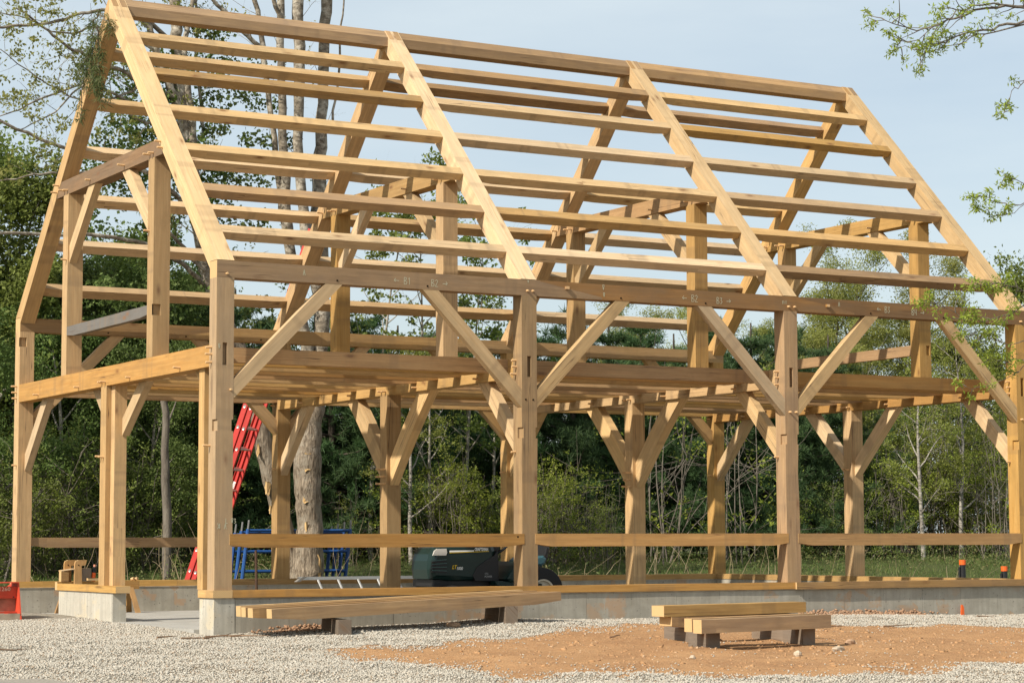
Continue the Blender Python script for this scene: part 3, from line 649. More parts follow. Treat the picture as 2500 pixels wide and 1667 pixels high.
# ------------------------------------------------------------------ red extension ladder
M_RED = simple('red_fiberglass', (.52, .035, .025), .45, .4, var=.25, nscale=6); M_ALU = simple('dull_aluminium', (.62, .62, .60), .38, .5, .85); M_RUNG = simple('ladder_rung', (.50, .47, .42), .4, .5, .5)
M_LAB = simple('paper_label', (.72, .71, .68), .6, .3); M_BLACKR = simple('black_rubber', (.02, .02, .02), .7, .3); M_INK = simple('label_print', (.25, .25, .26), .7, .2)
lad = thing('extension_ladder', 'red fibreglass extension ladder leaning up against the back of the frame', 'ladder', (0, 0, 0))
la = Vector((.80, .60, 0)); B0 = Vector((2.80, 8.30, -.42)); T0 = Vector((4.22, 7.13, 4.98)); lu = (T0-B0).normalized(); ln_ = (T0-B0).length; lo = lu.cross(la).normalized()
if lo.y > 0: lo = -lo
def rail(o, l, nm='rail', w=.012):
    mb = MB(); h = .038
    mb.obox(o+lu*l/2, la*.003, lo*h, lu*l/2); mb.obox(o+lu*l/2+lo*h+la*.014, la*.014, lo*.003, lu*l/2); mb.obox(o+lu*l/2-lo*h+la*.014, la*.014, lo*.003, lu*l/2); return mb.build(nm, M_RED, lad)
def rail2(o, l):
    mb = MB(); h = .038
    mb.obox(o+lu*l/2, la*.003, lo*h, lu*l/2); mb.obox(o+lu*l/2+lo*h-la*.014, la*.014, lo*.003, lu*l/2); mb.obox(o+lu*l/2-lo*h-la*.014, la*.014, lo*.003, lu*l/2); return mb.build('rail', M_RED, lad)
W_L = .42
rail(B0, 3.75); rail2(B0+la*W_L, 3.75)
off = lo*.085+la*.02
rail(B0+off+lu*.35, ln_-.35); rail2(B0+off+la*(W_L-.05)+lu*.35, ln_-.35)
k = .25
while k < ln_-.1:
    for base, w, mx_ in ((B0, W_L, 3.7), (B0+off, W_L-.05, ln_-.05)):
        if k > mx_ or (base is not B0 and k < .4): continue
        p = base+lu*k; mb = MB(); mb.tube([p-la*.008, p+la*(w+.008)], .016, 8); mb.build('rung', M_RUNG, lad)
        mb = MB(); mb.ring(p-la*.006, la, .018, .006, 12, 5); mb.build('rung_ferrule', M_ALU, lad)
    k += .305
for t in (1.35, 1.80): 
    p = B0+la*(W_L-.006)+lu*t; mb = MB(); mb.obox(p-la*.002, la*.001, lo*.022, lu*.085); mb.build('warning_label', M_LAB, lad)
    mb = MB()
    for q in range(6): mb.obox(p-la*.0035+lu*(-.06+.022*q), la*.0005, lo*.015, lu*.004)
    mb.build('label_print', M_INK, lad)
mb = MB(); mb.obox(T0+off+la*.01, la*.02, lo*.045, lu*.03); mb.build('end_cap', M_BLACKR, lad); mb = MB(); mb.obox(T0+off+la*(W_L-.06), la*.02, lo*.045, lu*.03); mb.build('end_cap', M_BLACKR, lad)
mb = MB(); mb.obox(B0+off+lu*3.76, la*.02, lo*.06, lu*.035); mb.build('rail_bracket', M_ALU, lad)
for q in (0, W_L): mb = MB(); mb.obox(B0+la*q, la*.03, lo*.06, lu*.05); mb.build('foot', M_ALU, lad)

# ------------------------------------------------------------------ aluminium ladder lying on edge inside
al = thing('aluminium_ladder', 'aluminium ladder lying on its side against the inner face of the back foundation wall', 'ladder', (0, 0, 0))
x0, x1, yb, yt, zb, zt = 3.90, 7.1, 6.28, 6.60, -.36, .012
for (y, z, a0) in ((yt, zt, .0), (yb, zb, .0)):
    mb = MB(); mb.box((x0, y-.03, z-.006), (x1, y+.03, z+.006)); mb.box((x0, y-.033, z-.03), (x1, y-.027, z+.012)); mb.box((x0, y+.027, z-.03), (x1, y+.033, z+.012)); mb.build('rail', M_ALU, al)
x = x0+.28
while x < x1: mb = MB(); mb.tube([(x+.04, yb, zb), (x, yt, zt-.006)], .017, 8); mb.build('rung', M_ALU, al); x += .305
mb = MB(); mb.prism([(x0-.05, yt-.04, zt-.055), (x0+.05, yt-.04, zt+.016), (x0+.12, yt-.04, zt+.016), (x0+.0, yt-.04, zt-.055)], (0, .08, 0)); mb.build('end_shoe', simple('dull_grey_shoe', (.20, .19, .17), .7, .3), al)

# ------------------------------------------------------------------ blue scaffold frames
M_BLUE = simple('blue_scaffold_paint', (.01, .075, .27), .5, .5, var=.25, nscale=10); M_GALV = simple('galvanised_pin', (.30, .30, .29), .5, .5, .6)
for i in range(4):
    f = thing('scaffold_frame', ['blue tubular scaffold frame, nearest of the leaning stack behind the big trunk', 'blue scaffold frame second in the leaning stack behind the frame', 'blue scaffold frame third in the leaning stack behind the frame', 'blue scaffold frame, farthest of the leaning stack'][i], 'scaffold frame', (4.44-.06*i, 9.95+.10*i, -.30), .0, 'blue scaffold frames')
    H, W_ = 1.0-.03*i, 1.72; lx, ly = .16, .10
    def P(x, z): return (x+lx*z, ly*z, z)
    for x in (0, W_):
        mb = MB(); mb.tube([P(x, 0), P(x, H)], .030, 8); mb.build('upright', M_BLUE, f); mb = MB(); mb.tube([P(x, H), P(x, H+.14)], .014, 6); mb.build('coupling_pin', M_GALV, f)
    mb = MB(); mb.tube([P(0, H-.02), P(W_, H-.02)], .022, 8); mb.build('top_bar', M_BLUE, f)
    for z in (.36, .66): mb = MB(); mb.tube([P(0, z), P(W_, z)], .024, 8); mb.build('rung', M_BLUE, f)

# ------------------------------------------------------------------ steel rod, pipes, stake
M_RUST = simple('rusty_steel', (.09, .05, .03), .8, .3, var=.4, nscale=20)
mb = MB(); mb.tube([(1.245, 1.8, -.41), (1.235, 1.8, .0), (1.225, 1.8, .405)], [.02, .017, .015], 8); tag(mb.build('steel_rod', M_RUST), 'dark rusty steel rod standing upright behind the front sill', 'steel rod')
M_PIPE = simple('black_pipe', (.015, .015, .017), .45, .5); M_ORG = simple('orange_cap', (.80, .13, .02), .5, .4)
for (x, y, zt, lb) in ((17.81, 9.0, .10, 'tall black drain pipe with orange cap standing on the lawn'), (18.78, 9.0, -.02, 'shorter black drain pipe with orange cap near the right end post')):
    p = thing('drain_pipe', lb, 'pipe', (x, y, -.4), 0, 'orange capped black pipes')
    mb = MB(); mb.tube([(0, 0, -.1), (0, 0, zt+.4)], .054, 16); mb.build('pipe', M_PIPE, p); mb = MB(); mb.tube([(0, 0, zt+.4-.03), (0, 0, zt+.4+.055)], .06, 16); mb.build('cap', M_ORG, p)
    mb = MB(); mb.tube([(-.075, 0, -.1), (-.075, 0, zt+.4-.07)], .02, 8); mb.build('side_pipe', M_PIPE, p)
st = thing('marker_stake', 'small bright orange marker stake beside the concrete wall', 'stake', (9.95, -.05, -.455))
mb = MB(); mb.prism([(-.028, 0, 0), (.028, 0, 0), (.022, 0, .11), (.005, 0, .15), (-.018, 0, .15)], (0, .012, 0)); mb.build('board', M_ORG, st); mb = MB(); mb.box((-.12, -.05, -.002), (.1, .0, .006)); mb.build('foot_plate', M_RUST, st)

# ------------------------------------------------------------------ riding mower
M_GRN = simple('dark_green_paint', (.006, .021, .018), .30, .4, coat=.0); M_GRN.node_tree.nodes['Principled BSDF'].inputs['Coat Roughness'].default_value = .15
M_BLK = simple('black_plastic', (.012, .012, .013), .45, .4); M_GLS = simple('headlight_lens', (.58, .54, .48), .2, .6); M_LIP_HILITE = simple('louvre_highlight_green', (.05, .11, .10), .35, .4); M_SEAT = simple('teal_seat_vinyl', (.03, .09, .11), .45, .5)  # louvre lips: highlight put into the colour as a lighter green than the hood
M_TYRE = simple('tyre_rubber', (.02, .02, .02), .8, .25); M_RIM = simple('cream_rim', (.55, .50, .40), .5, .4); M_YEL = simple('yellow_decal', (.72, .48, .02), .5, .3); M_WHT = simple('white_decal', (.78, .78, .74), .5, .3)
YM = 1.70; ZS = -.41
mow = thing('riding_mower', 'dark green riding mower parked on the slab inside, behind the low girt', 'riding mower', (3.39, YM, ZS)); mow.scale = (.85, 1, 1)
def mcurve(pts, y0, y1, nm, mat, bev=.05, par=None):
    """side profile extruded across, with rounded shoulders: pts in x,z"""
    cx = sum(p[0] for p in pts)/len(pts); cz = sum(p[1] for p in pts)/len(pts); rings = []
    for (y, k) in ((y0, bev), (y0+bev*.35, bev*.3), (y0+bev, 0), (y1-bev, 0), (y1-bev*.35, bev*.3), (y1, bev)):
        r = []
        for (x, z) in pts:
            dx, dz = cx-x, cz-z; l = math.hypot(dx, dz); r.append((x+dx/l*min(k, l*.5), y, z+dz/l*min(k, l*.5)))
        rings.append(r)
    n = len(pts); vs = [p for r in rings for p in r]; fs = [tuple(range(n)), tuple((len(rings)-1)*n+k for k in range(n))[::-1]]
    for i in range(len(rings)-1):
        for k in range(n): fs.append((i*n+k, (i+1)*n+k, (i+1)*n+(k+1) % n, i*n+(k+1) % n))
    return mobj(nm, vs, fs, mat, par or mow, smooth=False)
hood = mcurve([(.02, .47), (0, .58), (.005, .68), (.03, .76), (.09, .83), (.2, .865), (.6, .895), (.95, .89), (1.03, .86), (1.06, .80), (1.06, .44), (.3, .43)], -.0, .56, 'hood', M_GRN, .09)
# side panel, louvres, lamp
mcurve([(.70, .44), (.66, .50), (.72, .60), (.86, .68), (1.0, .74), (1.063, .80), (1.075, .44)], -.012, .572, 'engine_side_panel', M_BLK, .006)
for k in range(4):
    z = .555+.04*k; mb = MB(); mb.obox((.14, .004, z), (.115, 0, .004*(k-1)), (0, .012, 0), (0, 0, .011)); mb.build('grille_louvre', M_BLK, hood); mb = MB(); mb.obox((.14, -.004, z+.013), (.112, 0, .004*(k-1)), (0, .008, 0), (0, 0, .0035)); mb.build('louvre_lip_highlight', M_LIP_HILITE, hood)  # thin lighter strip over each louvre paints its highlight line
mb = MB(); mb.prism([(.035, -.012, .745), (.24, -.012, .745), (.255, -.012, .775), (.245, -.012, .825), (.10, -.012, .822), (.06, -.012, .80)], (0, .02, 0)); mb.build('headlight', M_GLS, mow)
mb = MB(); mb.prism([(.30, -.006, .772), (.92, -.006, .787), (.92, -.006, .793), (.30, -.006, .779)], (0, .004, 0)); mb.build('yellow_stripe', M_YEL, hood)
mb = MB(); mb.prism([(.30, -.006, .782), (.68, -.006, .79), (.68, -.006, .804), (.30, -.006, .802)], (0, .004, 0)); mb.build('white_stripe', M_WHT, hood)
def text(name, s, loc, size, mat, parent, rot=(R_(90), 0, 0), ext=.0008, shear=0.0, bold=.0, sx=1.0):
    cu = bpy.data.curves.new(name, 'FONT'); cu.body = s; cu.size = size; cu.extrude = ext; cu.shear = shear; cu.offset = bold; cu.resolution_u = 2
    t = bpy.data.objects.new('tmp', cu); COL.objects.link(t); dg = bpy.context.evaluated_depsgraph_get(); me = bpy.data.meshes.new_from_object(t.evaluated_get(dg)); bpy.data.objects.remove(t)
    me.materials.clear(); me.materials.append(mat); o = bpy.data.objects.new(name, me); o.location = loc; o.rotation_euler = rot; o.scale = (sx, 1, 1); return link(o, parent)
text('lettering', 'CRAFTSMAN', (.695, -.0035, .797), .052, M_WHT, mow, bold=.0012, sx=.72)
text('lettering', 'LT', (.335, -.0035, .587), .062, M_YEL, mow, shear=.3, bold=.0015)
text('lettering', '1000', (.405, -.0035, .575), .050, M_WHT, mow, shear=.2, bold=.0008)
text('lettering', '17.5\nPOWER', (.845, -.0145, .515), .034, simple('grey_decal', (.35, .35, .34), .5, .3), mow)
mcurve([(.08, .38), (.08, .46), (1.15, .47), (1.9, .44), (1.9, .34), (1.2, .30), (.3, .33)], .06, .60, 'chassis', M_BLK, .02)
mcurve([(.95, .44), (1.35, .43), (1.72, .40), (1.72, .33), (1.3, .34), (.98, .39)], -.10, .70, 'footrest', M_GRN, .015)
mcurve([(1.12, .46), (1.20, .55), (1.27, .62), (1.33, .67), (1.44, .665), (1.58, .60), (1.64, .55), (1.6, .46), (1.45, .42), (1.2, .42)], -.14, .74, 'rear_fender', M_GRN, .04)
mb = MB(); mb.prism([(1.30, -.146, .52), (1.35, -.146, .52), (1.39, -.146, .61), (1.345, -.146, .61)], (0, .006, 0)); mb.build('reflective_decal', M_WHT, mow)
mcurve([(1.02, .84), (1.08, .90), (1.16, .86), (1.12, .74), (1.05, .70)], .08, .50, 'dash', M_BLK, .03)
mb = MB(); mb.tube([(1.08, .28, .66), (1.20, .28, .80)], .028, 8); mb.build('steering_column', M_BLK, mow)
sw = MB(); sw.ring((1.22, .28, .805), (-.5, 0, 1), .165, .016, 28, 8)
for a_ in range(3):
    w = a_*2.094+.5; sw.tube([(1.22, .28, .795), (1.22+.145*math.cos(w), .28+.16*math.sin(w), .805+.073*math.cos(w))], .013, 6)
sw.build('steering_wheel', M_BLK, mow, True)
mcurve([(1.60, .62), (1.58, .68), (1.64, .715), (1.88, .735), (1.92, .70), (1.90, .64), (1.84, .60)], .06, .54, 'seat', M_SEAT, .05)
mcurve([(1.86, .68), (1.90, .74), (1.93, .86), (1.97, .87), (1.99, .84), (1.93, .66)], .10, .50, 'seat_back', M_BLK, .04)
def wheel(x, y, r, w, rr, nm='rear_wheel'):
    X_, Y_, x, y = x, y, 0, 0; c = Vector((0, 0, 0)); mb = MB(); prof = [(rr, -.5), (r*.9, -.5), (r*.98, -.35), (r, 0), (r*.98, .35), (r*.9, .5), (rr, .5)]; n = 28; vs = []; fs = []
    for i in range(n):
        t = 2*math.pi*i/n
        for (q, k) in prof: vs.append((c.x+q*math.cos(t), c.y+k*w, c.z+q*math.sin(t)))
    m = len(prof)
    for i in range(n):
        for k in range(m-1): fs.append((i*m+k, i*m+k+1, ((i+1) % n)*m+k+1, ((i+1) % n)*m+k))
    mb.add(vs, fs); t = mb.build(nm, M_TYRE, mow, True); t.location = (X_, Y_, r); t.scale = (1/.85, 1, 1); r = 0
    mb = MB(); mb.tube([(x, y-w*.28, r), (x, y+w*.4, r)], rr*1.01, 24); mb.ring((x, y-w*.42, r), (0, 1, 0), rr*.93, rr*.09, 24, 6); mb.tube([(x, y-w*.5, r), (x, y, r)], rr*.25, 12); mb.build('rim', M_RIM, t)
    return t
wheel(1.72, -.02, .30, .22, .16); wheel(1.72, .62, .30, .22, .15); wheel(.30, -.01, .20, .16, .10, 'front_wheel'); wheel(.30, .56, .20, .16, .10, 'front_wheel')
mcurve([(.55, .10), (.52, .2), (.62, .27), (1.25, .27), (1.38, .2), (1.35, .10)], -.22, .82, 'cutting_deck', M_BLK, .05)

# ------------------------------------------------------------------ red box scraper at the far left
M_KRED = simple('red_implement_paint', (.62, .075, .035), .6, .3, var=.2, nscale=9); M_KDUST = simple('dusty_red_paint', (.42, .20, .13), .8, .2, var=.3, nscale=14); M_PALE = simple('cream_stencil', (.75, .50, .36), .6, .2)
bx = thing('box_scraper', 'red box scraper implement with stencilled letters, cut off by the left edge of the picture', 'tractor implement', (-.83, 4.05, -.39)); bx.scale = (.78, 1, .72)
mb = MB(); mb.box((-1.5, 0, .34), (0, .03, .53)); mb.build('back_plate', M_KRED, bx)
mb = MB(); mb.obox((-.75, .06, .44), (.75, 0, 0), (0, .03, 0), (0, 0, .09)); mb.build('inner_plate', M_KRED, bx)
mb = MB(); mb.prism([(0, -.16, -.04), (0, .50, -.04), (0, .46, .50), (0, .20, .585), (0, -.03, .60), (0, -.05, .50)], (.022, 0, 0)); mb.build('side_plate', M_KRED, bx)
mb = MB(); mb.prism([(-1.5, -.16, -.04), (-1.5, .50, -.04), (-1.5, .46, .50), (-1.5, .20, .585), (-1.5, -.03, .60), (-1.5, -.05, .50)], (-.022, 0, 0)); mb.build('side_plate', M_KRED, bx)
mb = MB(); mb.box((-1.5, -.06, .585), (0, .2, .60)); mb.build('top_flange', M_KRED, bx)
mb = MB(); mb.box((-1.5, .05, .13), (0, .07, .345)); mb.build('mould_board', M_KDUST, bx); mb = MB(); mb.box((-1.5, -.03, .10), (0, .05, .128)); mb.build('wear_strip', M_KRED, bx)
mb = MB(); mb.box((-1.5, -.14, -.06), (0, -.115, .098)); mb.build('cutting_edge', simple('dusty_steel', (.40, .33, .25), .85, .2, var=.3, nscale=12), bx)
for x in (-.05, -.75): mb = MB(); mb.tube([(x, -.004, .36), (x, .01, .36)], .012, 8); mb.build('bolt', M_BLK, bx)
text('stencilled_lettering', 'RB1260', (-.39, -.003, .46), .088, M_PALE, bx, bold=.001, sx=1.05)

# ------------------------------------------------------------------ sawhorse and the things on it
sh = thing('sawhorse', 'low orange wooden sawhorse standing behind the middle concrete pier', 'sawhorse', (-.49, 0, 0))
ys = 6.36
bar('top_rail', (.90, ys, -.105), (1.11, 0, 0), (0, .09, 0), (0, 0, .105), W_ORANGE, sh, n=3)
for (x, sx_) in ((1.86, 1), (1.02, -1)):
    for sy in (-1, 1):
        p = Vector((x, ys+.045+sy*.03, -.04)); q = Vector((x+.07*sx_, ys+.045+sy*.17, -.41)); bar('leg', q, p-q, (.06, 0, 0), (0, .05, 0), W_ORANGE, sh, n=2)
zt = .002
stl = thing('step_stand', 'small orange wooden stand with two curved uprights on the sawhorse', 'wooden stand', (.475, 6.34, zt))
for (x, y) in ((.05, .09), (.15, -.03)):
    mb = MB(); mb.prism([(x, y, -.06), (x+.10, y, -.06), (x+.09, y, .20), (x+.145, y, .21), (x+.16, y, .275), (x+.05, y, .275), (x+.012, y, .26), (x, y, .22)], (0, .04, 0)); timber('curved_upright', mb.v, mb.f, (0, 0, 1), W_ORANGE, stl)
mb = MB(); mb.box((-.02, .0, .0), (.08, .09, .13)); timber('cross_block', mb.v, mb.f, (1, 0, 0), W_ORANGE, stl)
mb = MB(); mb.prism([(-.02, .0, .132), (.15, -.02, .155), (.15, .09, .155), (-.02, .11, .132)], (0, 0, .012)); timber('slat', mb.v, mb.f, (1, 0, 0), W_PALE, stl)
for x, y in ((.10, .089), (.20, -.031)): mb = MB(); mb.tube([(x, y, .21), (x, y-.003, .21)], .009, 8); mb.build('bore_hole', M_HOLE, stl)
o = bar('dark_wood_block', (0, 0, 0), (0, 0, .17), (.13, 0, 0), (0, .08, 0), W_BLOCK, None, n=2); o.location = (.73, 6.36, zt); tag(o, 'dark wooden block beside the curved stand on the sawhorse', 'wood block')
o = bar('board_offcut', (0, 0, 0), (.26, 0, 0), (0, .07, 0), (0, 0, .03), W_PALE, None, n=2); o.location = (.79, 6.27, zt+.012); tag(o, 'short board offcut lying on the sawhorse', 'board offcut')
hd = thing('drill', 'small tool with a bright orange handle standing on the sawhorse', 'hand tool', (.90, 6.39, zt)); mb = MB(); mb.tube([(0, 0, 0), (.006, 0, .11)], .026, 12); mb.build('handle', M_ORG, hd); mb = MB(); mb.tube([(.006, 0, .11), (.012, 0, .145)], .028, 12); mb.tube([(.012, 0, .14), (.016, 0, .185)], .018, 10); mb.build('body', M_BLK, hd); mb = MB(); mb.tube([(.016, 0, .185), (.018, 0, .215)], .016, 8); mb.build('nose', simple('pink_cap', (.6, .25, .16), .5), hd)
for x, lb in ((1.435, 'left one of the two loose wooden pegs on the right end of the sawhorse'), (1.485, 'right one of the two loose wooden pegs on the right end of the sawhorse')): mb = MB(); mb.tube([(x, 6.43, zt+.02), (x+.02, 6.39, zt+.03)], .02, 8); tag(mb.build('loose_peg', M_PEG), lb, 'peg', 'loose pegs on the sawhorse')

# ------------------------------------------------------------------ plants
def leafmat(name, cols, trans=.35, rough=.6):
    s = NT(name); gi = s.new('ShaderNodeNewGeometry').outputs['Random Per Island']; oi = s.new('ShaderNodeObjectInfo').outputs['Random']
    c = s.ramp(gi, [(i/(len(cols)-1), c_) for i, c_ in enumerate(cols)])
    h = s.new('ShaderNodeHueSaturation'); s.l(c, h.inputs['Color']); s.l(s.math('ADD', s.math('MULTIPLY', oi, .35), .82), h.inputs['Value']); s.l(s.math('ADD', s.math('MULTIPLY', oi, .02), .49), h.inputs['Hue'])
    s.fin(h.outputs[0], rough, .25); tr = s.new('ShaderNodeBsdfTranslucent'); s.l(h.outputs[0], tr.inputs[0]); ms = s.new('ShaderNodeMixShader'); ms.inputs[0].default_value = trans
    s.l(s.b.outputs[0], ms.inputs[1]); s.l(tr.outputs[0], ms.inputs[2]); s.l(ms.outputs[0], s.out.inputs[0]); return s.m
L_MID = leafmat('mid_green_leaves', [(.145, .19, .038), (.19, .24, .052), (.24, .29, .075), (.105, .14, .03)], .45)
L_DARK = leafmat('dark_green_leaves', [(.095, .145, .035), (.13, .19, .047), (.17, .225, .065), (.07, .11, .03)], .4)
L_YEL = leafmat('yellow_green_leaves', [(.21, .26, .045), (.27, .31, .06), (.32, .345, .09), (.16, .195, .04)], .5)
L_OLIVE = leafmat('olive_spring_leaves', [(.24, .27, .06), (.31, .33, .085), (.36, .36, .11), (.18, .21, .045)], .5)
L_BRIGHT = leafmat('bright_spring_leaves', [(.22, .29, .035), (.29, .35, .05), (.34, .38, .07), (.16, .22, .03)], .5)
L_PINE = leafmat('pine_needles', [(.05, .10, .038), (.075, .135, .048), (.105, .17, .06), (.036, .075, .032)], .4)
L_CEDAR = leafmat('cedar_sprays', [(.09, .12, .04), (.12, .15, .055), (.07, .095, .035), (.14, .12, .05)], .35)
def barkm(name, a, b, sc=(9, 9, 1.6), lich=None, rough_b=.8):
    s = NT(name); co = s.new('ShaderNodeTexCoord').outputs['Object']; n = s.noise(s.mapping(co, sc), 1.6, 6, .65, .7); c = s.mix(s.ramp(n, [(.38, 0.), (.62, 1.)]), a, b)
    if lich: c = s.mix(s.math('MULTIPLY', s.ramp(s.noise(co, 5.5, 6, .7), [(.48, 0.), (.6, 1.)]), .75), c, lich)
    s.bump(n, rough_b, .03); return s.fin(c, .92, .1)
BK_BIG = barkm('furrowed_bark', (.36, .295, .22), (.11, .085, .06), (20, 20, 3.4), (.33, .29, .23), 1.0)
BK_LICH = barkm('mottled_poplar_bark', (.27, .23, .175), (.10, .085, .065), (5, 5, 9), (.50, .46, .38), .7)
BK_PALE = barkm('pale_grey_bark', (.36, .33, .28), (.20, .18, .15), (8, 8, 5)); BK_DARK = barkm('dark_bark', (.11, .09, .07), (.05, .042, .035)); BK_TWIG = barkm('grey_twig_bark', (.21, .185, .15), (.13, .11, .09))
BK_BIRCH = barkm('white_birch_bark', (.42, .39, .34), (.16, .14, .12), (4, 4, 14)); WOUND = simple('fresh_wound_wood', (.62, .42, .20), .8, .1, var=.35, nscale=16)

class Geo:       # tubes collected as numpy
    def __init__(s): s.v = []; s.f = []; s.n = 0
    def tube(s, P, Rr, n=5):
        P = np.asarray(P, float); Rr = np.asarray(Rr, float); T = np.gradient(P, axis=0); T /= np.linalg.norm(T, axis=1)[:, None]+1e-9
        a = np.cross(T, [0.13, .31, .94]); a /= np.linalg.norm(a, axis=1)[:, None]+1e-9; b = np.cross(T, a); w = np.arange(n)*2*np.pi/n
        V_ = P[:, None]+(a[:, None]*np.cos(w)[None, :, None]+b[:, None]*np.sin(w)[None, :, None])*Rr[:, None, None]
        m = len(P); i = np.arange(m-1)[:, None]; k = np.arange(n)[None]; k2 = (k+1) % n
        F = np.stack([i*n+k, i*n+k2, (i+1)*n+k2, (i+1)*n+k], -1).reshape(-1, 4)+s.n; s.v.append(V_.reshape(-1, 3)); s.f.append(F); s.n += m*n
    def build(s, name, mat, parent=None):
        if not s.v: return None
        return npmesh(name, np.concatenate(s.v), np.concatenate(s.f), 4, mat, parent, smooth=True)
def leaves(name, C, size, mat, rs, parent=None, asp=.5, droop=.0, fold=.25, up=.35):
    """one bent rhombic leaf (two triangles pairs as quads) per centre"""
    N = len(C); d = rs.normal(size=(N, 3)); d[:, 2] -= droop; d /= np.linalg.norm(d, axis=1)[:, None]
    nn = rs.normal(size=(N, 3)); nn[:, 2] += up*2; w = np.cross(d, nn); w /= np.linalg.norm(w, axis=1)[:, None]+1e-9; nn = np.cross(w, d)
    s = size*rs.uniform(.65, 1.3, (N, 1))
    A = C; B = C+d*s*.5+w*s*asp*.5+nn*s*fold*.3; Cc = C+d*s; D = C+d*s*.5-w*s*asp*.5+nn*s*fold*.3
    Vv = np.stack([A, B, Cc, D], 1).reshape(-1, 3); F = np.arange(4*N).reshape(N, 4); return npmesh(name, Vv, F, 4, mat, parent)
def walk(rs, p, d, L, n, wig, grav=0.0):
    P = [np.array(p, float)]; d = np.array(d, float); d /= np.linalg.norm(d)
    for i in range(n):
        d = d+rs.normal(size=3)*wig+np.array([0, 0, grav]); d /= np.linalg.norm(d); P.append(P[-1]+d*L/n)
    return np.array(P)
def clump(rs, c, r, n, flat=.7):
    q = rs.normal(size=(n, 3)); q /= np.linalg.norm(q, axis=1)[:, None]; return np.asarray(c)+q*(rs.random((n, 1))**.45)*r*np.array([1, 1, flat])
def limbs(G, rs, P0, rad0, nb, Lb, upb, twigs, tips, lvl=1, spread=1.0, tn=.35):
    """side branches along a polyline; records tips"""
    m = len(P0)
    for j in range(nb):
        t = tn+(1-tn)*(j+rs.random())/nb; q = t*(m-1); i = min(int(q), m-2); p = P0[i]+(P0[i+1]-P0[i])*(q-i); ax = P0[i+1]-P0[i]; ax /= np.linalg.norm(ax)+1e-9
        th = rs.uniform(0, 2*np.pi); a = np.cross(ax, [.3, .2, .9]); a /= np.linalg.norm(a)+1e-9; b = np.cross(ax, a); d = ax*rs.uniform(.3, .8)+(a*np.cos(th)+b*np.sin(th))*spread+np.array([0, 0, upb])
        L = Lb*rs.uniform(.6, 1.15)*(1-.45*t); W = walk(rs, p, d, L, 5, .10, .03); r = rad0*(1-.7*t)*(.5 if lvl == 1 else .38); G.tube(W, np.linspace(r, r*.3, 6), 5 if lvl == 1 else 4)
        if lvl < twigs: limbs(G, rs, W, r*.9, max(3, nb//3), Lb*.45, upb*.6, twigs, tips, lvl+1, spread, .3)
        else: tips += [W[2], W[3], W[4], W[5]]
def broad_tree(name, h, rad, crown_r, nb, nleaf, lsize, lmat, bmat, seed, base=.3, twigs=2, clr=.45, gap=0.0, asp=.6):
    """returns a hidden-free prototype: Empty with trunk and crown"""
    rs = np.random.default_rng(seed); e = thing(name, '', 'tree'); G = Geo(); T = walk(rs, (0, 0, -.3), (0, 0, 1), h+.3, 9, .05, .02)
    G.tube(T, rad*np.linspace(1, .12, 10), 7); tips = []; limbs(G, rs, T, rad, nb, crown_r*1.25, .35, twigs, tips, 1, 1.0, base); G.build('trunk', bmat, e)
    tips = np.array(tips); k = rs.choice(len(tips), max(20, int(nleaf/42))); C = np.concatenate([clump(rs, tips[i], clr*rs.uniform(.5, 1.3), 42) for i in k])
    leaves('crown', C, lsize, lmat, rs, e, asp); return e
def pine_tree(name, h, r, seed, ntuft=2600):
    rs = np.random.default_rng(seed); e = thing(name, '', 'tree'); G = Geo(); T = np.array([(0, 0, -.3), (0, 0, h*.5), (0, 0, h)]); G.tube(T, [.11, .07, .02], 6); tips = []
    z = .25
    while z < h*.97:
        f = 1-z/h; nb = rs.integers(5, 8); a0 = rs.uniform(0, 6)
        for j in range(nb):
            a = a0+j*2*np.pi/nb+rs.uniform(-.3, .3); L = r*(f**.75)*rs.uniform(.7, 1.2)+.15; W = walk(rs, (0, 0, z), (np.cos(a), np.sin(a), rs.uniform(-.1, .3)), L, 5, .1, .04); G.tube(W, np.linspace(.03*f+.008, .004, 6), 4)
            for q in range(int(L*16)+3):
                t = rs.uniform(.25, 1)*5; i = min(int(t), 4); p = W[i]+(W[i+1]-W[i])*(t-i); tips.append(p+rs.normal(size=3)*np.array([.15, .15, .07])*(.3+L*.4))
        z += h*.055*rs.uniform(.8, 1.3)+.05
    G.build('trunk', BK_DARK, e); tips = np.array(tips); 
    k = 24; C = np.repeat(tips, k, 0); N = len(C); d = rs.normal(size=(N, 3)); d[:, 2] += .75; d /= np.linalg.norm(d, axis=1)[:, None]; w = np.cross(d, rs.normal(size=(N, 3))); w /= np.linalg.norm(w, axis=1)[:, None]; s = rs.uniform(.09, .17, (N, 1))
    # needle bundles: thin blades
    Vv = np.stack([C-w*.0055, C+d*s-w*.0035, C+d*s+w*.0035, C+w*.0055], 1).reshape(-1, 3); npmesh('needles', Vv, np.arange(4*N).reshape(N, 4), 4, L_PINE, e); return e
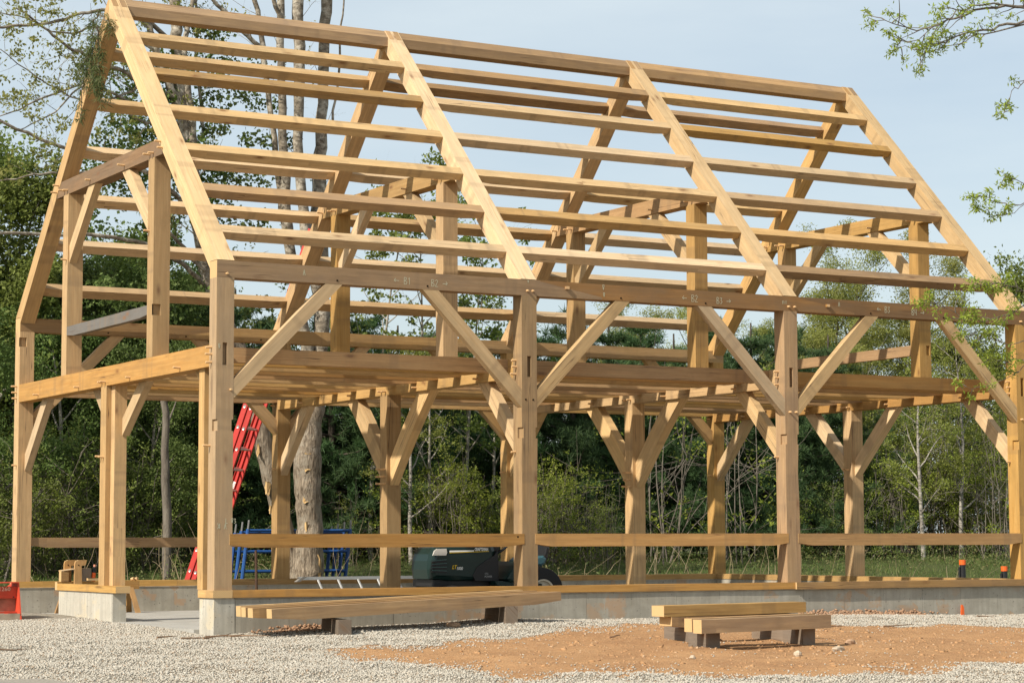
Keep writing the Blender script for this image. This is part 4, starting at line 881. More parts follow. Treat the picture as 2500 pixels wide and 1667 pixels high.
def shrub(name, h, r, ns, nleaf, lsize, lmat, bmat, seed, stem=.018, lean=.5, asp=.5):
    rs = np.random.default_rng(seed); e = thing(name, '', 'shrub'); G = Geo(); tips = []
    for j in range(ns):
        a = rs.uniform(0, 6.28); d = (np.cos(a)*lean*rs.random(), np.sin(a)*lean*rs.random(), 1); L = h*rs.uniform(.6, 1.1); W = walk(rs, (rs.normal()*r*.3, rs.normal()*r*.3, -.1), d, L, 7, .09); G.tube(W, np.linspace(stem, .003, 8)*rs.uniform(.6, 1.2), 4)
        for q in range(7):
            i = rs.integers(1, 7); Wb = walk(rs, W[i], rs.normal(size=3)+np.array([0, 0, .7]), L*.35, 4, .15); G.tube(Wb, np.linspace(stem*.4, .002, 5), 3); tips += [Wb[2], Wb[3], Wb[4]]
        tips += list(W[3:])
    G.build('stems', bmat, e); tips = np.array(tips)
    if nleaf: k = rs.choice(len(tips), max(5, nleaf//14)); C = np.concatenate([clump(rs, tips[i], .13*rs.uniform(.6, 1.7), 14, .8) for i in k]); leaves('foliage', C, lsize, lmat, rs, e, asp)
    return e
def place(proto, x, y, s=1.0, rz=0.0, label=None, group=None, first=[], sz=None):
    if proto not in first: first.append(proto); o = proto
    else:
        o = proto.copy(); COL.objects.link(o)
        for ch in proto.children:
            c = ch.copy(); COL.objects.link(c); c.parent = o
    o.location = (x, y, float(ground(x, y))); o.rotation_euler = (0, 0, rz); o.scale = (s, s, sz or s); o['label'] = label
    if group: o['group'] = group
    return o

# ---- the big forked poplar behind the frame
def explicit_tree(name, label, stems, bark, cat='tree'):
    e = thing(name, label, cat); return e
rs = np.random.default_rng(11)
def dens(P, R0, k=4):
    P = np.array(P, float); R0 = np.array(R0, float); t = np.linspace(0, 1, len(P)); u = np.linspace(0, 1, (len(P)-1)*k+1)
    # smooth interpolation through the points
    out = np.stack([np.interp(u, t, P[:, i]) for i in range(3)], 1)
    for _ in range(2): out[1:-1] = .25*out[:-2]+.5*out[1:-1]+.25*out[2:]
    out[1:-1] += rs.normal(size=(len(out)-2, 3))*.012
    return out, np.interp(u, t, R0)
T1 = thing('poplar_tree', 'big forked poplar with patches of stripped bark, its stems rising behind the first bay', 'tree')
G = Geo()
P, Rr = dens([(5.39, 9.60, -0.26), (5.39, 9.60, -0.04), (5.42, 9.60, 0.46), (5.43, 9.60, 0.80), (5.38, 9.60, 1.27), (5.36, 9.60, 1.77), (5.42, 9.60, 2.27), (5.47, 9.60, 2.77)], [.30, .255, .215, .19, .20, .215, .185, .18]); G.tube(P, Rr*1.02, 18)
G.build('trunk', BK_BIG, T1)
G = Geo(); tips1 = []
def stem(G, pts, R0, n=10, tw=0, Lb=1.2, tips=None):
    P, Rr = dens(pts, R0); Rr = Rr*(.8 if max(R0) < .055 else 1.0); G.tube(P, Rr, n)
    if tw: limbs(G, rs, P, max(.022, float(np.mean(Rr))*.30), int(tw*1.6), Lb, .12, 3, tips, 1, .9, .15)
stem(G, [(5.45, 9.60, 2.62), (5.35, 9.60, 3.46), (5.10, 9.60, 4.78), (4.97, 9.60, 5.78), (4.93, 9.60, 6.93), (4.89, 9.60, 7.88), (4.89, 9.60, 8.85), (4.91, 9.60, 9.89)], [.14, .10, .085, .078, .065, .06, .06, .045], 10, 7, 1.0, tips1)
stem(G, [(5.47, 9.60, 2.62), (5.59, 9.60, 3.47), (5.62, 9.60, 4.17), (5.55, 9.60, 5.31), (5.61, 9.70, 6.23), (5.63, 9.70, 7.01), (5.68, 9.70, 8.18), (5.70, 9.70, 8.96), (5.73, 9.70, 10.02)], [.16, .115, .125, .115, .11, .085, .085, .09, .06], 10, 6, .9, tips1)
stem(G, [(5.61, 9.60, 4.17), (5.30, 9.50, 5.03), (5.21, 9.50, 5.79), (5.16, 9.50, 6.93), (5.17, 9.50, 7.89), (5.13, 9.50, 8.86), (5.11, 9.50, 9.89)], [.10, .095, .08, .075, .088, .088, .06], 10, 6, .9, tips1)
stem(G, [(5.10, 9.70, 4.98), (4.92, 9.70, 5.79), (4.83, 9.70, 6.74), (4.74, 9.70, 7.37), (4.63, 9.70, 8.07), (4.50, 9.70, 8.82), (4.45, 9.70, 9.59)], [.06, .055, .045, .045, .045, .04, .03], 8, 5, 1.0, tips1)
stem(G, [(4.63, 9.70, 8.05), (4.29, 9.60, 8.25), (3.94, 9.60, 8.56), (3.53, 9.50, 8.85)], [.045, .045, .04, .03], 7, 3, 1.0, tips1)
stem(G, [(5.78, 9.70, 6.89), (5.92, 9.70, 7.55), (5.91, 9.60, 8.58), (6.00, 9.60, 9.18)], [.03, .025, .02, .015], 6)
stem(G, [(4.91, 9.50, 8.44), (4.71, 9.40, 8.65), (4.59, 9.40, 9.15)], [.05, .045, .04], 7, 2, .8, tips1)
G.build('stems', BK_LICH, T1)
# stripped patches
def patch(name, c, w, h, seed, parent, dy=-.02):
    rr = random.Random(seed); n = 14; c = Vector(c); right = Vector((.86, -.5, 0)); pts = []
    for i in range(n):
        a = 2*math.pi*i/n; k = rr.uniform(.6, 1.15); q = right*math.cos(a)*w*k+Vector((0, 0, 1))*math.sin(a)*h*k; bulge = .045*(math.cos(a)**2)
        pts.append(c+q+Vector((.49, .86, 0))*(bulge))
    mb = MB(); mb.prism(pts, Vector((-.49, -.86, 0))*.006); return mb.build(name, WOUND, parent)
vdir = Vector((-.49, -.86, 0))
for (p, r_, w, h, sd) in (((5.39, 9.60, 1.72), .215, .095, .16, 1), ((5.38, 9.60, 1.17), .20, .065, .10, 2), ((5.58, 9.60, 0.14), .235, .07, .19, 3), ((5.39, 9.60, 0.74), .195, .03, .10, 4)):
    patch('stripped_patch', Vector(p)+vdir*(r_+.016), w, h, sd, T1)
# heart-shaped poplar leaves
def leafclumps(pts, n, r, flat=.8): return np.concatenate([clump(rs, p, r*rs.uniform(.6, 1.2), n, flat) for p in pts])
A1 = [(3.76, 9.90, 8.27), (3.90, 9.90, 8.23), (4.06, 9.90, 8.33), (3.63, 9.90, 8.30), (3.74, 9.90, 7.18), (3.91, 9.90, 7.30), (4.03, 9.80, 7.23), (4.20, 9.80, 7.37), (4.38, 9.90, 7.34), (4.53, 9.80, 7.18), (4.57, 9.80, 7.31), (4.88, 9.80, 7.21), (3.81, 9.90, 6.75), (3.87, 9.80, 6.86), (4.04, 9.80, 6.80),
      (4.41, 9.80, 6.63), (4.54, 9.80, 6.73), (4.75, 9.80, 6.66), (5.17, 9.80, 6.72), (5.09, 9.80, 6.65), (4.14, 9.80, 6.03), (4.41, 9.80, 6.09), (4.68, 9.80, 6.04), (4.59, 9.90, 6.18), (4.32, 9.90, 6.00), (3.92, 9.90, 5.37), (4.19, 9.90, 5.39), (4.46, 9.90, 5.36), (4.73, 9.90, 5.49), (4.47, 9.90, 4.02), (4.70, 9.80, 4.14), (4.84, 9.80, 3.96), (4.50, 9.80, 3.82), (5.11, 9.80, 4.48), (4.69, 9.80, 5.28), (3.24, 9.90, 7.83), (3.11, 9.90, 7.78), (4.04, 9.90, 7.88), (4.17, 9.90, 7.87), (4.65, 9.90, 7.92), (3.24, 9.90, 7.39), (3.77, 9.90, 7.50)]
leaves('leaves', leafclumps(A1, 46, .22), .062, L_DARK, rs, T1, .95, .5)
tp = np.array(tips1); k = rs.choice(len(tp), min(len(tp), 90), replace=False); leaves('tip_leaves', leafclumps(tp[k], 5, .12), .05, L_OLIVE, rs, T1, .6, .3)
# ---- leaning second poplar with long limbs to the left
T2 = thing('poplar_tree', 'leaning mottled poplar left of the big forked one, with long bare limbs reaching left', 'tree')
G = Geo(); tips2 = []
P, Rr = dens([(5.33, 9.90, -0.17), (5.18, 9.90, 0.46), (4.98, 9.90, 1.27), (4.79, 9.90, 1.89), (4.67, 9.90, 2.52), (4.48, 9.90, 3.14), (4.21, 9.90, 3.75), (3.94, 9.90, 4.24)], [.17, .15, .14, .145, .12, .12, .115, .115]); G.tube(P, Rr, 14); G.build('trunk', BK_BIG, T2)
G = Geo()
stem(G, [(4.21, 9.90, 3.75), (3.94, 9.90, 4.24), (3.82, 9.90, 4.48), (3.73, 9.90, 4.98), (3.59, 9.90, 5.60), (3.50, 9.90, 6.34), (3.42, 9.90, 6.84), (3.36, 9.90, 7.46), (3.31, 9.90, 8.09), (3.26, 9.90, 8.72), (3.19, 9.90, 9.47)], [.10, .10, .095, .085, .085, .095, .09, .095, .09, .085, .07], 11, 7, 1.2, tips2)
stem(G, [(3.62, 9.80, 5.21), (3.63, 9.80, 5.96), (3.57, 9.80, 6.46), (3.48, 9.80, 7.21), (3.38, 9.80, 7.95), (3.44, 9.80, 8.34), (3.58, 9.80, 8.99)], [.06, .055, .065, .055, .045, .04, .03], 8, 5, 1.1, tips2)
stem(G, [(3.79, 10.00, 6.63), (3.75, 10.00, 7.20), (3.65, 10.00, 7.89), (3.68, 10.00, 8.60), (3.69, 10.00, 9.18)], [.035, .035, .03, .03, .02], 7, 3, .9, tips2)
stem(G, [(3.41, 9.90, 6.93), (3.24, 9.80, 7.21), (3.06, 9.80, 7.60), (2.85, 9.70, 8.06), (2.70, 9.70, 8.36), (2.57, 9.70, 8.53)], [.075, .07, .06, .055, .05, .045], 8, 4, 1.0, tips2)
stem(G, [(3.80, 9.90, 4.36), (3.52, 9.70, 4.54), (3.16, 9.60, 4.74), (2.69, 9.40, 4.90), (1.97, 9.30, 4.93), (1.14, 9.20, 4.90), (0.39, 9.10, 4.86), (-0.33, 9.00, 4.85)], [.05, .045, .045, .042, .038, .034, .030, .025], 8)
stem(G, [(3.76, 9.80, 4.59), (3.35, 9.70, 4.93), (3.02, 9.60, 5.14)], [.04, .035, .03], 7, 3, .8, tips2)
stem(G, [(3.59, 9.90, 5.47), (3.15, 9.60, 5.71), (2.85, 9.50, 5.92), (2.27, 9.30, 6.06), (1.36, 9.10, 6.13), (0.87, 9.00, 6.23), (0.31, 8.90, 6.43), (-0.16, 8.90, 6.64)], [.05, .045, .04, .036, .034, .030, .026, .02], 8, 6, .9, tips2)
stem(G, [(3.51, 9.90, 6.09), (2.69, 9.60, 6.08), (1.93, 9.40, 5.89), (1.28, 9.30, 5.80), (0.77, 9.20, 5.71), (0.26, 9.10, 5.56)], [.03, .026, .022, .02, .016, .01], 6, 4, .7, tips2)
stem(G, [(3.38, 9.90, 7.15), (2.91, 9.70, 7.29), (2.25, 9.50, 7.46), (1.71, 9.30, 7.56), (1.41, 9.20, 7.63), (1.05, 9.10, 7.82), (0.54, 9.00, 8.08)], [.05, .045, .038, .032, .028, .024, .016], 7, 7, 1.0, tips2)
stem(G, [(3.33, 9.90, 7.97), (2.70, 9.70, 8.36), (2.06, 9.50, 8.36), (1.65, 9.40, 8.20), (1.15, 9.30, 8.01), (0.37, 9.20, 7.82), (0.02, 9.20, 7.74)], [.05, .042, .034, .030, .028, .024, .02], 7, 7, 1.0, tips2)
stem(G, [(3.38, 9.90, 6.65), (2.59, 9.70, 7.01), (1.75, 9.50, 7.23), (1.35, 9.40, 7.02), (0.78, 9.30, 6.74), (0.39, 9.20, 6.54)], [.04, .03, .024, .02, .016, .01], 6, 6, .8, tips2)
stem(G, [(3.42, 9.90, 6.84), (2.55, 9.60, 6.71), (1.78, 9.30, 7.32), (1.17, 9.20, 6.64), (0.60, 9.10, 6.33)], [.035, .026, .02, .014, .008], 6, 5, .8, tips2)
stem(G, [(3.33, 9.90, 7.59), (2.64, 9.70, 8.04), (1.93, 9.50, 8.11), (1.34, 9.40, 7.83), (0.76, 9.30, 8.05), (0.28, 9.30, 8.05)], [.03, .026, .02, .016, .012, .008], 6, 6, .8, tips2)
stem(G, [(3.04, 9.80, 7.66), (2.39, 9.70, 7.08), (1.70, 9.50, 6.92), (0.98, 9.40, 7.19), (0.41, 9.30, 7.53)], [.026, .022, .016, .012, .008], 6, 6, .8, tips2)
G.build('limbs', BK_LICH, T2)
for (p, w, h, sd) in (((4.71, 9.90, 1.89), .03, .10, 5), ((4.87, 9.90, 1.33), .05, .13, 6), ((4.92, 9.90, 0.99), .035, .09, 7)): patch('stripped_patch', Vector(p)+vdir*.152, w, h, sd, T2)
tp = np.array(tips2); leaves('spring_leaves', leafclumps(tp[rs.random(len(tp)) < .22], 8, .09), .06, L_OLIVE, rs, T2, .5, .2)
A2 = [(2.75, 10.00, 7.67), (2.63, 10.00, 7.35), (2.43, 10.00, 7.54), (2.88, 10.00, 7.50), (2.50, 10.00, 7.15), (2.31, 10.00, 6.75), (2.70, 10.00, 6.79), (2.51, 10.00, 6.59), (2.19, 10.00, 6.50), (2.90, 10.00, 6.50), (3.15, 10.00, 6.83), (3.22, 10.00, 6.46), (3.02, 10.00, 7.13), (3.36, 10.00, 6.03), (2.84, 10.00, 6.18), (2.52, 10.00, 6.03), (2.26, 10.00, 5.95), (3.17, 10.00, 5.70), (2.71, 10.00, 5.73), (2.64, 10.20, 7.01), (2.84, 10.20, 6.65), (2.45, 10.20, 6.36), (3.10, 10.20, 6.73), (4.02, 10.00, 6.15), (4.16, 10.00, 5.65), (3.96, 10.00, 5.83), (3.30, 10.00, 5.34), (2.43, 10.00, 7.89)]
A2 += [(rs.uniform(1.9, 4.2), rs.uniform(9.6, 10.6), rs.uniform(4.0, 6.4)) for _ in range(60)]+[(rs.uniform(2.7, 4.1), rs.uniform(9.7, 10.5), rs.uniform(6.4, 8.0)) for _ in range(16)]
leaves('leaves', leafclumps(A2, 80, .27), .062, L_DARK, rs, T2, .95, .5)

# ---- prototypes
def proto_store(): pass
BTA = broad_tree('broadleaf_tree', 5.6, .11, 1.9, 15, 30000, .075, L_MID, BK_PALE, 21, .18, 2, .42)
BTB = broad_tree('broadleaf_tree', 5.2, .10, 2.0, 15, 30000, .075, L_DARK, BK_PALE, 22, .12, 2, .45)
BTC = broad_tree('ash_tree', 6.6, .12, 2.2, 20, 42000, .07, L_OLIVE, BK_DARK, 23, .22, 2, .36, asp=.35)
BTD = broad_tree('young_maple', 6.4, .05, 1.5, 16, 3200, .085, L_MID, BK_PALE, 24, .35, 2, .22)
PNA = pine_tree('pine_tree', 4.4, 1.9, 31); PNB = pine_tree('pine_tree', 5.2, 2.1, 32)
SHA = shrub('leafy_shrub', 2.3, 1.0, 16, 7000, .055, L_BRIGHT, BK_TWIG, 41)
SHB = shrub('leafy_shrub', 2.0, 1.1, 18, 9000, .05, L_MID, BK_TWIG, 42)
SHC = shrub('bare_shrub', 2.6, .8, 9, 700, .05, L_BRIGHT, BK_TWIG, 43, .012, .6)
SHD = shrub('sapling_thicket', 4.2, 1.0, 12, 11000, .06, L_YEL, BK_TWIG, 44, .022, .35)
BIR = broad_tree('birch_tree', 6.0, .075, 1.4, 16, 5000, .06, L_YEL, BK_BIRCH, 45, .25, 2, .3)
for e, c in ((BTA, 'tree'), (BTB, 'tree'), (BTC, 'tree'), (BTD, 'tree'), (BIR, 'tree'), (PNA, 'pine tree'), (PNB, 'pine tree'), (SHA, 'shrub'), (SHB, 'shrub'), (SHC, 'shrub'), (SHD, 'shrub')): e['category'] = c
rz = random.Random(3)
def row(lst, group, desc):
    for (proto, x, y, s, lab) in lst: place(proto, x, y, s, rz.uniform(0, 6.28), desc+' '+lab, group)
row([(BTA, 1.77, 14.80, 1.3, 'at the far left edge, its top against the sky'), (BTA, 2.77, 15.80, 1.08, 'rising left of the back gable rafter'), (BTB, 3.58, 16.30, .86, 'seen just outside the back left post'), (BTA, 4.49, 16.80, .92, 'seen between the back left post and the left queen post'),
     (BTB, 4.67, 15.80, .86, 'seen between the two gable queen posts'), (BTA, 6.10, 17.80, .86, 'seen behind the right gable queen post'), (BTB, 6.43, 16.80, .88, 'seen behind the near corner post'), (BTB, 7.74, 17.80, .74, 'low behind the red ladder'), (BTB, 9.02, 18.80, .62, 'low behind the big poplar stems'),
     (BTB, 1.42, 12.70, .72, 'dark and low outside the back left post'), (BTB, 3.01, 13.70, .70, 'dark and low, inside the left gable bay'), (BTB, 4.38, 14.00, .62, 'dark and low beside the pale straight trunk'), (BTB, 4.46, 20.80, 1.0, 'farther back on the left'), (BTB, 7.08, 21.80, .95, 'farther back behind the gable')],
    'broadleaf trees behind the left gable', 'dense green broadleaf tree')
row([(PNB, 6.74, 15.80, .95, 'behind the blue scaffold frames'), (PNA, 7.38, 15.80, 1.0, 'left of the big poplar trunk'), (PNB, 8.21, 14.80, .95, 'right of the big poplar trunk'), (PNA, 8.96, 15.00, 1.0, 'left of the first interior centre post'), (PNB, 10.03, 15.80, .85, 'behind the first interior centre post'),
     (PNA, 11.32, 16.80, 1.0, 'between the centre post and the second front post'), (PNB, 12.58, 17.80, .86, 'left of the second front post'), (PNA, 12.59, 16.30, 1.0, 'behind the second front post'), (PNB, 12.80, 15.40, .88, 'right of the second front post'), (PNA, 13.56, 15.30, 1.08, 'in the left part of the middle bay'),
     (PNB, 14.71, 15.80, .92, 'left of the middle bay centre post'), (PNA, 15.15, 15.30, 1.05, 'behind the middle bay centre post'), (PNB, 15.59, 14.80, .85, 'right of the middle bay centre post'), (PNA, 16.98, 15.40, 1.1, 'behind the third back post'), (PNB, 17.81, 15.30, .92, 'left of the third front post'),
     (PNA, 18.73, 15.30, 1.05, 'behind the third front post'), (PNB, 20.16, 15.80, .9, 'right of the third front post'), (PNA, 10.71, 21.80, .95, 'farther back behind the big poplar trunk'), (PNB, 15.71, 22.80, .85, 'farther back in the first bay'), (PNB, 18.65, 22.80, .82, 'farther back in the middle bay'), (PNA, 21.52, 22.80, .9, 'farther back beyond the third back post'),
     (PNB, 13.13, 22.80, .85, 'farther back in the second bay'), (PNA, 16.73, 21.80, .9, 'farther back right of the second front post'), (PNA, 7.53, 19.80, 1.1, 'behind the near corner post'), (PNB, 23.94, 22.80, 1.15, 'farther back left of the third front post'), (PNA, 4.54, 18.80, 1.1, 'dark behind the left gable bay'), (PNB, 5.92, 19.30, 1.05, 'dark behind the middle gable post'), (PNA, 3.31, 18.30, 1.2, 'dark at the far left edge')],
    'pine trees behind the frame', 'dark soft-needled pine')
row([(BTC, 22.89, 19.80, .84, 'left part of the tall grove on the right'), (BTC, 25.00, 20.80, .98, 'tallest of the grove, behind the right roof bay'), (BTC, 26.50, 20.80, .97, 'behind the right gable queen post'), (BTC, 21.61, 19.80, .66, 'lower, just right of the third front post top'), (BTC, 25.05, 30.80, .90, 'far off, its top just above the middle bay tie'),
     (BTC, 26.95, 31.80, .88, 'far off, right of the middle queen post'), (BTC, 24.60, 31.80, .84, 'far off, low above the middle bay'), (BTA, 26.93, 19.80, .84, 'right of the gable queen post'), (BTA, 27.45, 18.80, .86, 'behind the right end rafter foot'), (BTA, 27.81, 17.80, 1.1, 'at the right edge of the picture'), (BTB, 23.42, 17.80, .60, 'green and low in the right bay')
     , (BTB, 23.91, 16.30, .6, 'green and low left of the right end post'), (BTA, 21.65, 20.80, .62, 'rounded, left of the third front post')],
    'trees behind the right bay', 'spring leaved tree')
row([(BTD, 8.70, 14.20, 1.02, 'left of the two seen through the first roof bay'), (BTD, 9.81, 14.70, 1.0, 'thinly leaved right of the first collar'), (BTD, 10.47, 14.20, .92, 'left of the second front post top'), (BTD, 11.39, 14.80, .8, 'thin, close beside the second front post')], 'young maples behind the first bay', 'thin young maple with small leaves')
row([(BIR, 20.87, 13.70, .7, 'with white trunk in the right bay'), (BIR, 9.00, 13.20, .62, 'pale trunk, left of the pair in the first bay'), (BIR, 9.43, 13.40, .62, 'pale slanting trunk, right of the pair in the first bay'), (BIR, 22.32, 14.20, .75, 'with grey trunk beside the black drain pipe')], 'birches behind the frame', 'slender birch')
row([(SHA, 9.85, 13.20, .8, 'left of the second front post, behind the mower'), (SHA, 11.82, 13.20, .85, 'right of the second front post'), (SHB, 10.81, 13.00, .8, 'low behind the mower seat'), (SHA, 17.91, 14.20, .55, 'behind the third front post'), (SHB, 19.13, 14.20, .8, 'right of the third front post'), (SHB, 13.10, 13.80, .55, 'left of the middle centre post'),
     (SHB, 14.83, 13.80, .28, 'low on the grass in the middle bay'), (SHB, 17.21, 14.20, .35, 'low, left of the third front post'), (SHA, 9.37, 14.00, .8, 'behind the pale birch trunks'), (SHB, 2.21, 12.70, 1.1, 'inside the left gable door bay'), (SHB, 3.11, 13.20, 1.0, 'left of the middle gable post'), (SHB, 4.30, 13.20, .9, 'in the wide gable doorway'), (SHB, 5.18, 14.20, .9, 'left of the near corner post'), (SHA, 20.87, 14.80, .9, 'left of the white birch trunk'),
     (SHB, 23.64, 14.80, 1.1, 'left of the right end post'), (SHB, 1.28, 11.70, 1.0, 'at the far left edge'), (SHA, 22.71, 15.30, 1.1, 'right of the white birch trunk'), (SHB, 8.49, 14.70, .5, 'low behind the blue scaffold')], 'leafy shrubs behind the frame', 'light green leafy shrub')
row([(SHC, 11.82, 12.70, .8, 'right of the mower'), (SHC, 12.15, 12.40, .6, 'low, between the mower and the middle centre post'), (SHC, 12.75, 12.60, .55, 'low, touching the middle centre post on its left'), (SHC, 11.22, 12.40, .6, 'low, just behind the mower wheel'), (SHC, 7.86, 13.20, .5, 'low beside the blue scaffold'), (SHC, 15.63, 13.20, 1.5, 'tall and pale behind the third back post'), (SHC, 2.51, 12.20, .8, 'tangled, left of the middle gable post'), (SHC, 14.43, 13.20, 1.45, 'right of the middle centre post'), (SHC, 22.76, 13.20, 1.0, 'tangled beside the right end post'), (SHC, 22.53, 13.80, 1.1, 'tangled behind the drain pipes'), (SHC, 2.05, 12.00, .7, 'tangled beside the back left post'), (SHC, 20.70, 14.20, 1.0, 'left of the white birch trunk'), (SHC, 9.47, 12.80, .75, 'behind the mower')], 'bare shrubs behind the frame', 'leafless tangled shrub with pale stems')
row([(SHD, 21.46, 15.80, .95, 'left part of the right bay'), (SHD, 22.60, 15.30, .9, 'middle of the right bay'), (SHD, 24.18, 15.80, .95, 'right part of the right bay'), (SHD, 24.21, 14.80, .9, 'beside the right end post'), (SHD, 21.09, 16.30, .85, 'behind the right bay centre post'), (SHD, 19.79, 16.30, .7, 'right of the third front post')], 'sapling thickets in the right bay', 'thicket of thin saplings')
# pale straight trunk in the gable doorway
T3 = thing('aspen_tree', 'straight pale trunked tree seen through the wide gable doorway', 'tree'); G = Geo(); tp3 = []
P, Rr = dens([(3.74, 11.20, -0.10), (3.72, 11.20, 0.97), (3.69, 11.20, 1.92), (3.67, 11.20, 2.69), (3.54, 11.20, 3.51), (3.47, 11.20, 4.47), (3.49, 11.20, 5.38)], [.075, .072, .062, .055, .04, .03, .02]); G.tube(P, Rr, 9); limbs(G, rs, P, .06, 9, 1.0, .3, 2, tp3, 1, 1.0, .4); G.build('trunk', BK_TWIG, T3); leaves('leaves', leafclumps(np.array(tp3)[::2], 9, .16), .06, L_DARK, rs, T3, .8, .4)

# ---- ash tree standing right of the picture, its boughs reaching in from the right edge
AT = thing('ash_tree', 'ash tree just beyond the right edge, only its leafy boughs reaching into the picture', 'tree'); G = Geo(); ta = []
AY = -6.0
P, Rr = dens([(7.4, -5.2, -.7), (7.45, -5.3, 1.5), (7.3, -5.4, 3.2), (7.1, -5.6, 4.6), (6.8, -5.7, 5.6)], [.16, .13, .11, .09, .05]); G.tube(P, Rr, 9)
def bough(pts, R0, tw, Lb, n=6):
    P, Rr = dens(pts, R0); Rr = Rr*.6; tw = int(tw*1.5); G.tube(P, Rr, n); m = len(P)
    for j in range(tw):
        i = rs.integers(m//4, m-1); W = walk(rs, P[i], (P[i]-P[i-1])*4+rs.normal(size=3)*.25*np.array([1, 1, .6]), Lb*rs.uniform(.4, 1), 5, .16, .0); G.tube(W, np.linspace(.006, .002, 6), 4); ta.append(W[-1]); ta.append(W[-2])
    ta.append(P[-1])
bough([(7.3, -5.4, 3.2), (6.33, -6.00, 5.60), (5.70, -6.00, 5.49), (5.39, -6.00, 5.48), (4.84, -6.00, 5.31), (4.45, -6.00, 5.11), (4.21, -6.00, 5.16), (3.83, -6.00, 5.18)], [.06, .035, .026, .02, .014, .010, .008, .004], 16, .35)
bough([(5.70, -6.00, 5.36), (5.29, -6.00, 5.25), (4.84, -6.00, 5.12), (4.64, -6.00, 5.02), (4.35, -6.00, 4.93), (4.16, -6.00, 4.97)], [.024, .018, .012, .009, .006, .003], 12, .3)
bough([(6.01, -6.00, 5.49), (5.40, -6.00, 5.50), (4.94, -6.00, 5.40), (4.65, -6.00, 5.21), (4.35, -6.00, 4.99), (4.07, -6.00, 5.05)], [.02, .015, .011, .008, .006, .003], 10, .28)
bough([(5.70, -6.00, 5.33), (5.19, -6.00, 5.17), (4.88, -6.00, 5.05), (4.54, -6.00, 4.99)], [.014, .010, .006, .003], 5, .2)
bough([(7.3, -5.4, 2.9), (6.20, -6.00, 5.03), (5.68, -6.00, 4.78), (5.52, -6.00, 4.66), (5.44, -6.00, 4.51), (5.40, -6.00, 4.42)], [.03, .016, .009, .006, .004, .003], 5, .12)
bough([(7.3, -5.4, 2.4), (6.16, -6.00, 3.92), (5.64, -6.00, 3.61), (5.39, -6.00, 3.60), (5.14, -6.00, 3.65), (4.99, -6.00, 3.65)], [.03, .014, .008, .006, .004, .003], 8, .16)
bough([(5.95, -6.00, 3.71), (5.55, -6.00, 3.83), (5.35, -6.00, 3.90)], [.01, .006, .003], 5, .12)
bough([(5.64, -6.00, 3.61), (5.38, -6.00, 3.46), (5.14, -6.00, 3.50), (5.01, -6.00, 3.52)], [.006, .005, .003, .002], 5, .1)
bough([(7.42, -5.3, 1.8), (6.13, -6.00, 2.87), (5.61, -6.00, 2.66), (5.21, -6.00, 2.49), (4.86, -6.00, 2.50), (4.58, -6.00, 2.61), (4.45, -6.00, 2.66)], [.03, .014, .010, .007, .006, .004, .003], 20, .22)
bough([(5.92, -6.00, 2.70), (5.51, -6.00, 2.83), (5.22, -6.00, 2.85), (4.92, -6.00, 2.80)], [.010, .007, .005, .003], 14, .2)
bough([(5.80, -6.00, 2.35), (5.40, -6.00, 2.29), (5.10, -6.00, 2.34), (4.91, -6.00, 2.37)], [.008, .006, .004, .003], 8, .16)
bough([(5.90, -6.00, 2.27), (5.49, -6.00, 2.03), (5.19, -6.00, 1.89), (4.89, -6.00, 1.88), (4.75, -6.00, 1.93)], [.008, .006, .004, .003, .002], 4, .12)
bough([(5.80, -6.00, 2.23), (5.39, -6.00, 2.12), (5.10, -6.00, 2.17)], [.006, .004, .003], 8, .15)
G.build('boughs', BK_TWIG, AT)
ta = np.array(ta); leaves('leaflets', np.concatenate([clump(rs, p, .055*rs.uniform(.5, 1.4), 13, .8) for p in ta]), .045, L_BRIGHT, rs, AT, .32, .25)

# ---- cedar bough tied to the peak of the near gable
CB = thing('cedar_bough', 'drooping evergreen cedar bough tied to the roof peak of the near gable', 'evergreen bough'); G = Geo(); spr = []
for (pts, n_) in (([(0.02, 3.60, 6.84), (0.01, 3.75, 6.70), (0.02, 3.90, 6.43), (0.03, 4.10, 6.12)], 90), ([(-0.01, 3.50, 6.75), (0.03, 3.30, 6.63), (0.05, 3.25, 6.53)], 22), ([(-0.01, 3.60, 6.62), (0.06, 3.70, 6.34), (0.08, 3.75, 6.01)], 60), ([(0.02, 3.90, 6.38), (0.03, 3.85, 6.07), (0.10, 3.80, 5.89), (0.20, 3.70, 5.85)], 75), ([(0.03, 4.10, 6.17), (0.01, 4.20, 5.98), (0.04, 4.30, 5.65)], 26), ([(0.01, 3.80, 6.41), (0.01, 4.10, 6.32), (-0.01, 4.30, 6.20)], 40)):
    P, Rr = dens(pts, np.linspace(.012, .004, len(pts))); P[:, 0] -= .10; G.tube(P, Rr, 5)
    for q in range(n_): i = rs.integers(2, len(P)); spr.append(P[i]+rs.normal(size=3)*np.array([.03, .06, .06]))
G.build('twigs', BK_TWIG, CB); spr = np.repeat(np.array(spr), 7, 0); N = len(spr); d = rs.normal(size=(N, 3)); d[:, 2] -= .9; d /= np.linalg.norm(d, axis=1)[:, None]; w = np.cross(d, rs.normal(size=(N, 3))); w /= np.linalg.norm(w, axis=1)[:, None]; sl = rs.uniform(.05, .13, (N, 1))
npmesh('sprays', np.stack([spr-w*.003, spr+d*sl*.5-w*.005, spr+d*sl, spr+d*sl*.5+w*.005], 1).reshape(-1, 3), np.arange(4*N).reshape(N, 4), 4, L_CEDAR, CB)

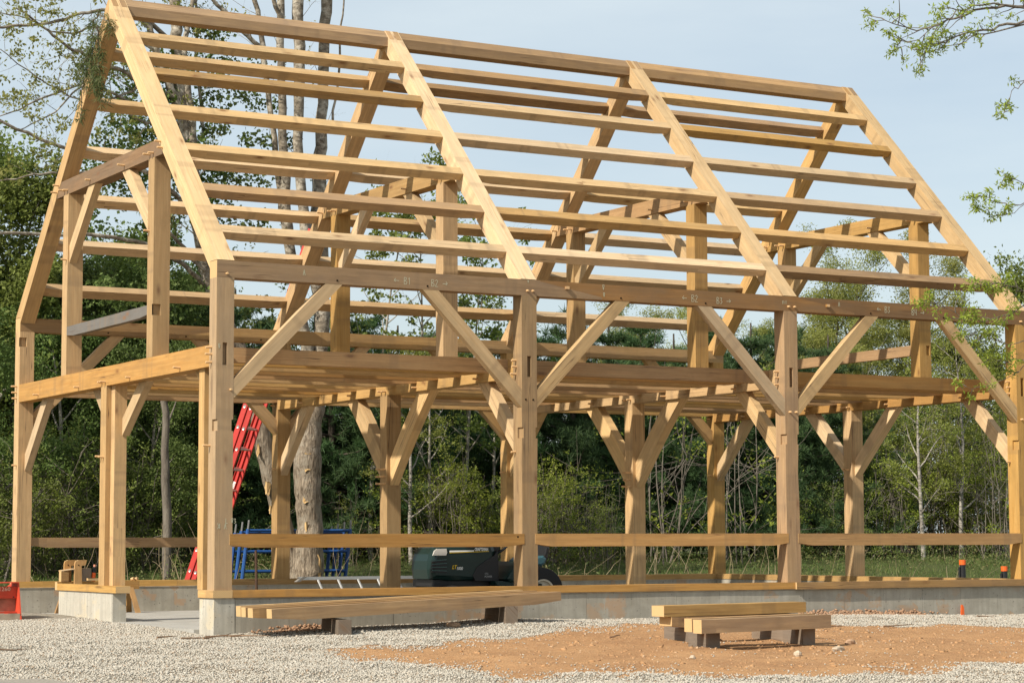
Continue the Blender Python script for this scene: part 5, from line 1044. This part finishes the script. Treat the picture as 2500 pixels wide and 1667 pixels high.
# ---- grass behind the frame
N = 210000; dd = rs.uniform(26, 52, N); ll = rs.uniform(-.265, .265, N)*dd; xx = -8.72+dd*.4936+ll*.8697; yy = -21.59+dd*.8697-ll*.4936; k = (yy > 8.1) & (rs.random(N) < .55+.45*np.sin(xx*1.9+yy)*np.sin(yy*1.3-xx*.7)); xx, yy = xx[k], yy[k]; N = len(xx)
C = np.stack([xx, yy, ground(xx, yy)], 1); d = rs.normal(size=(N, 3))*.45; d[:, 2] = 1; d /= np.linalg.norm(d, axis=1)[:, None]; w = np.cross(d, rs.normal(size=(N, 3))); w /= np.linalg.norm(w, axis=1)[:, None]; h = rs.uniform(.04, .12, (N, 1))*(1+.9*(rs.random((N, 1)) < .05))
L_GRASS = leafmat('lawn_grass', [(.06, .11, .02), (.09, .14, .03), (.13, .165, .045), (.20, .17, .08)], .3)
tag(npmesh('grass', np.stack([C-w*.005, C+d*h*.6-w*.004, C+d*h, C+d*h*.6+w*.005], 1).reshape(-1, 3), np.arange(4*N).reshape(N, 4), 4, L_GRASS), 'long green grass growing behind the frame', None, None, 'stuff')
# low weeds and brambles at the wood's edge
N0 = 1500; dd = rs.uniform(30, 47, N0); ll = rs.uniform(-.265, .265, N0)*dd; xx = -8.72+dd*.4936+ll*.8697; yy = -21.59+dd*.8697-ll*.4936; k = (yy > 10.8+.9*np.sin(xx*1.1)) & (yy < 17); xx, yy = xx[k], yy[k]; hh = rs.uniform(.05, .34, len(xx))
C = np.concatenate([clump(rs, (a_, b_, float(ground(a_, b_))+c_*.6), .16+c_*.7, 42, .8) for a_, b_, c_ in zip(xx, yy, hh)])
L_WEED = leafmat('weedy_leaves', [(.07, .11, .025), (.11, .145, .04), (.16, .175, .06), (.18, .14, .07)], .35)
tag(leaves('undergrowth', C, .055, L_WEED, rs, None, .4, -.3), 'low weeds and brambles along the edge of the wood', None, None, 'stuff')
Gs = Geo()
for q in range(420):
    d_ = rs.uniform(31, 40); l_ = rs.uniform(-.265, .265)*d_; x_ = -8.72+d_*.4936+l_*.8697; y_ = -21.59+d_*.8697-l_*.4936
    if y_ < 8.9: continue
    W = walk(rs, (x_, y_, float(ground(x_, y_))), (rs.normal()*.4, rs.normal()*.4, 1), rs.uniform(.3, 1.1), 5, .13, -.03); Gs.tube(W, np.linspace(.006, .002, 6), 3)
tag(Gs.build('dry_stalks', simple('straw_stalks', (.34, .27, .17), .9, .1)), 'dry pale stalks standing along the edge of the wood', None, None, 'stuff')
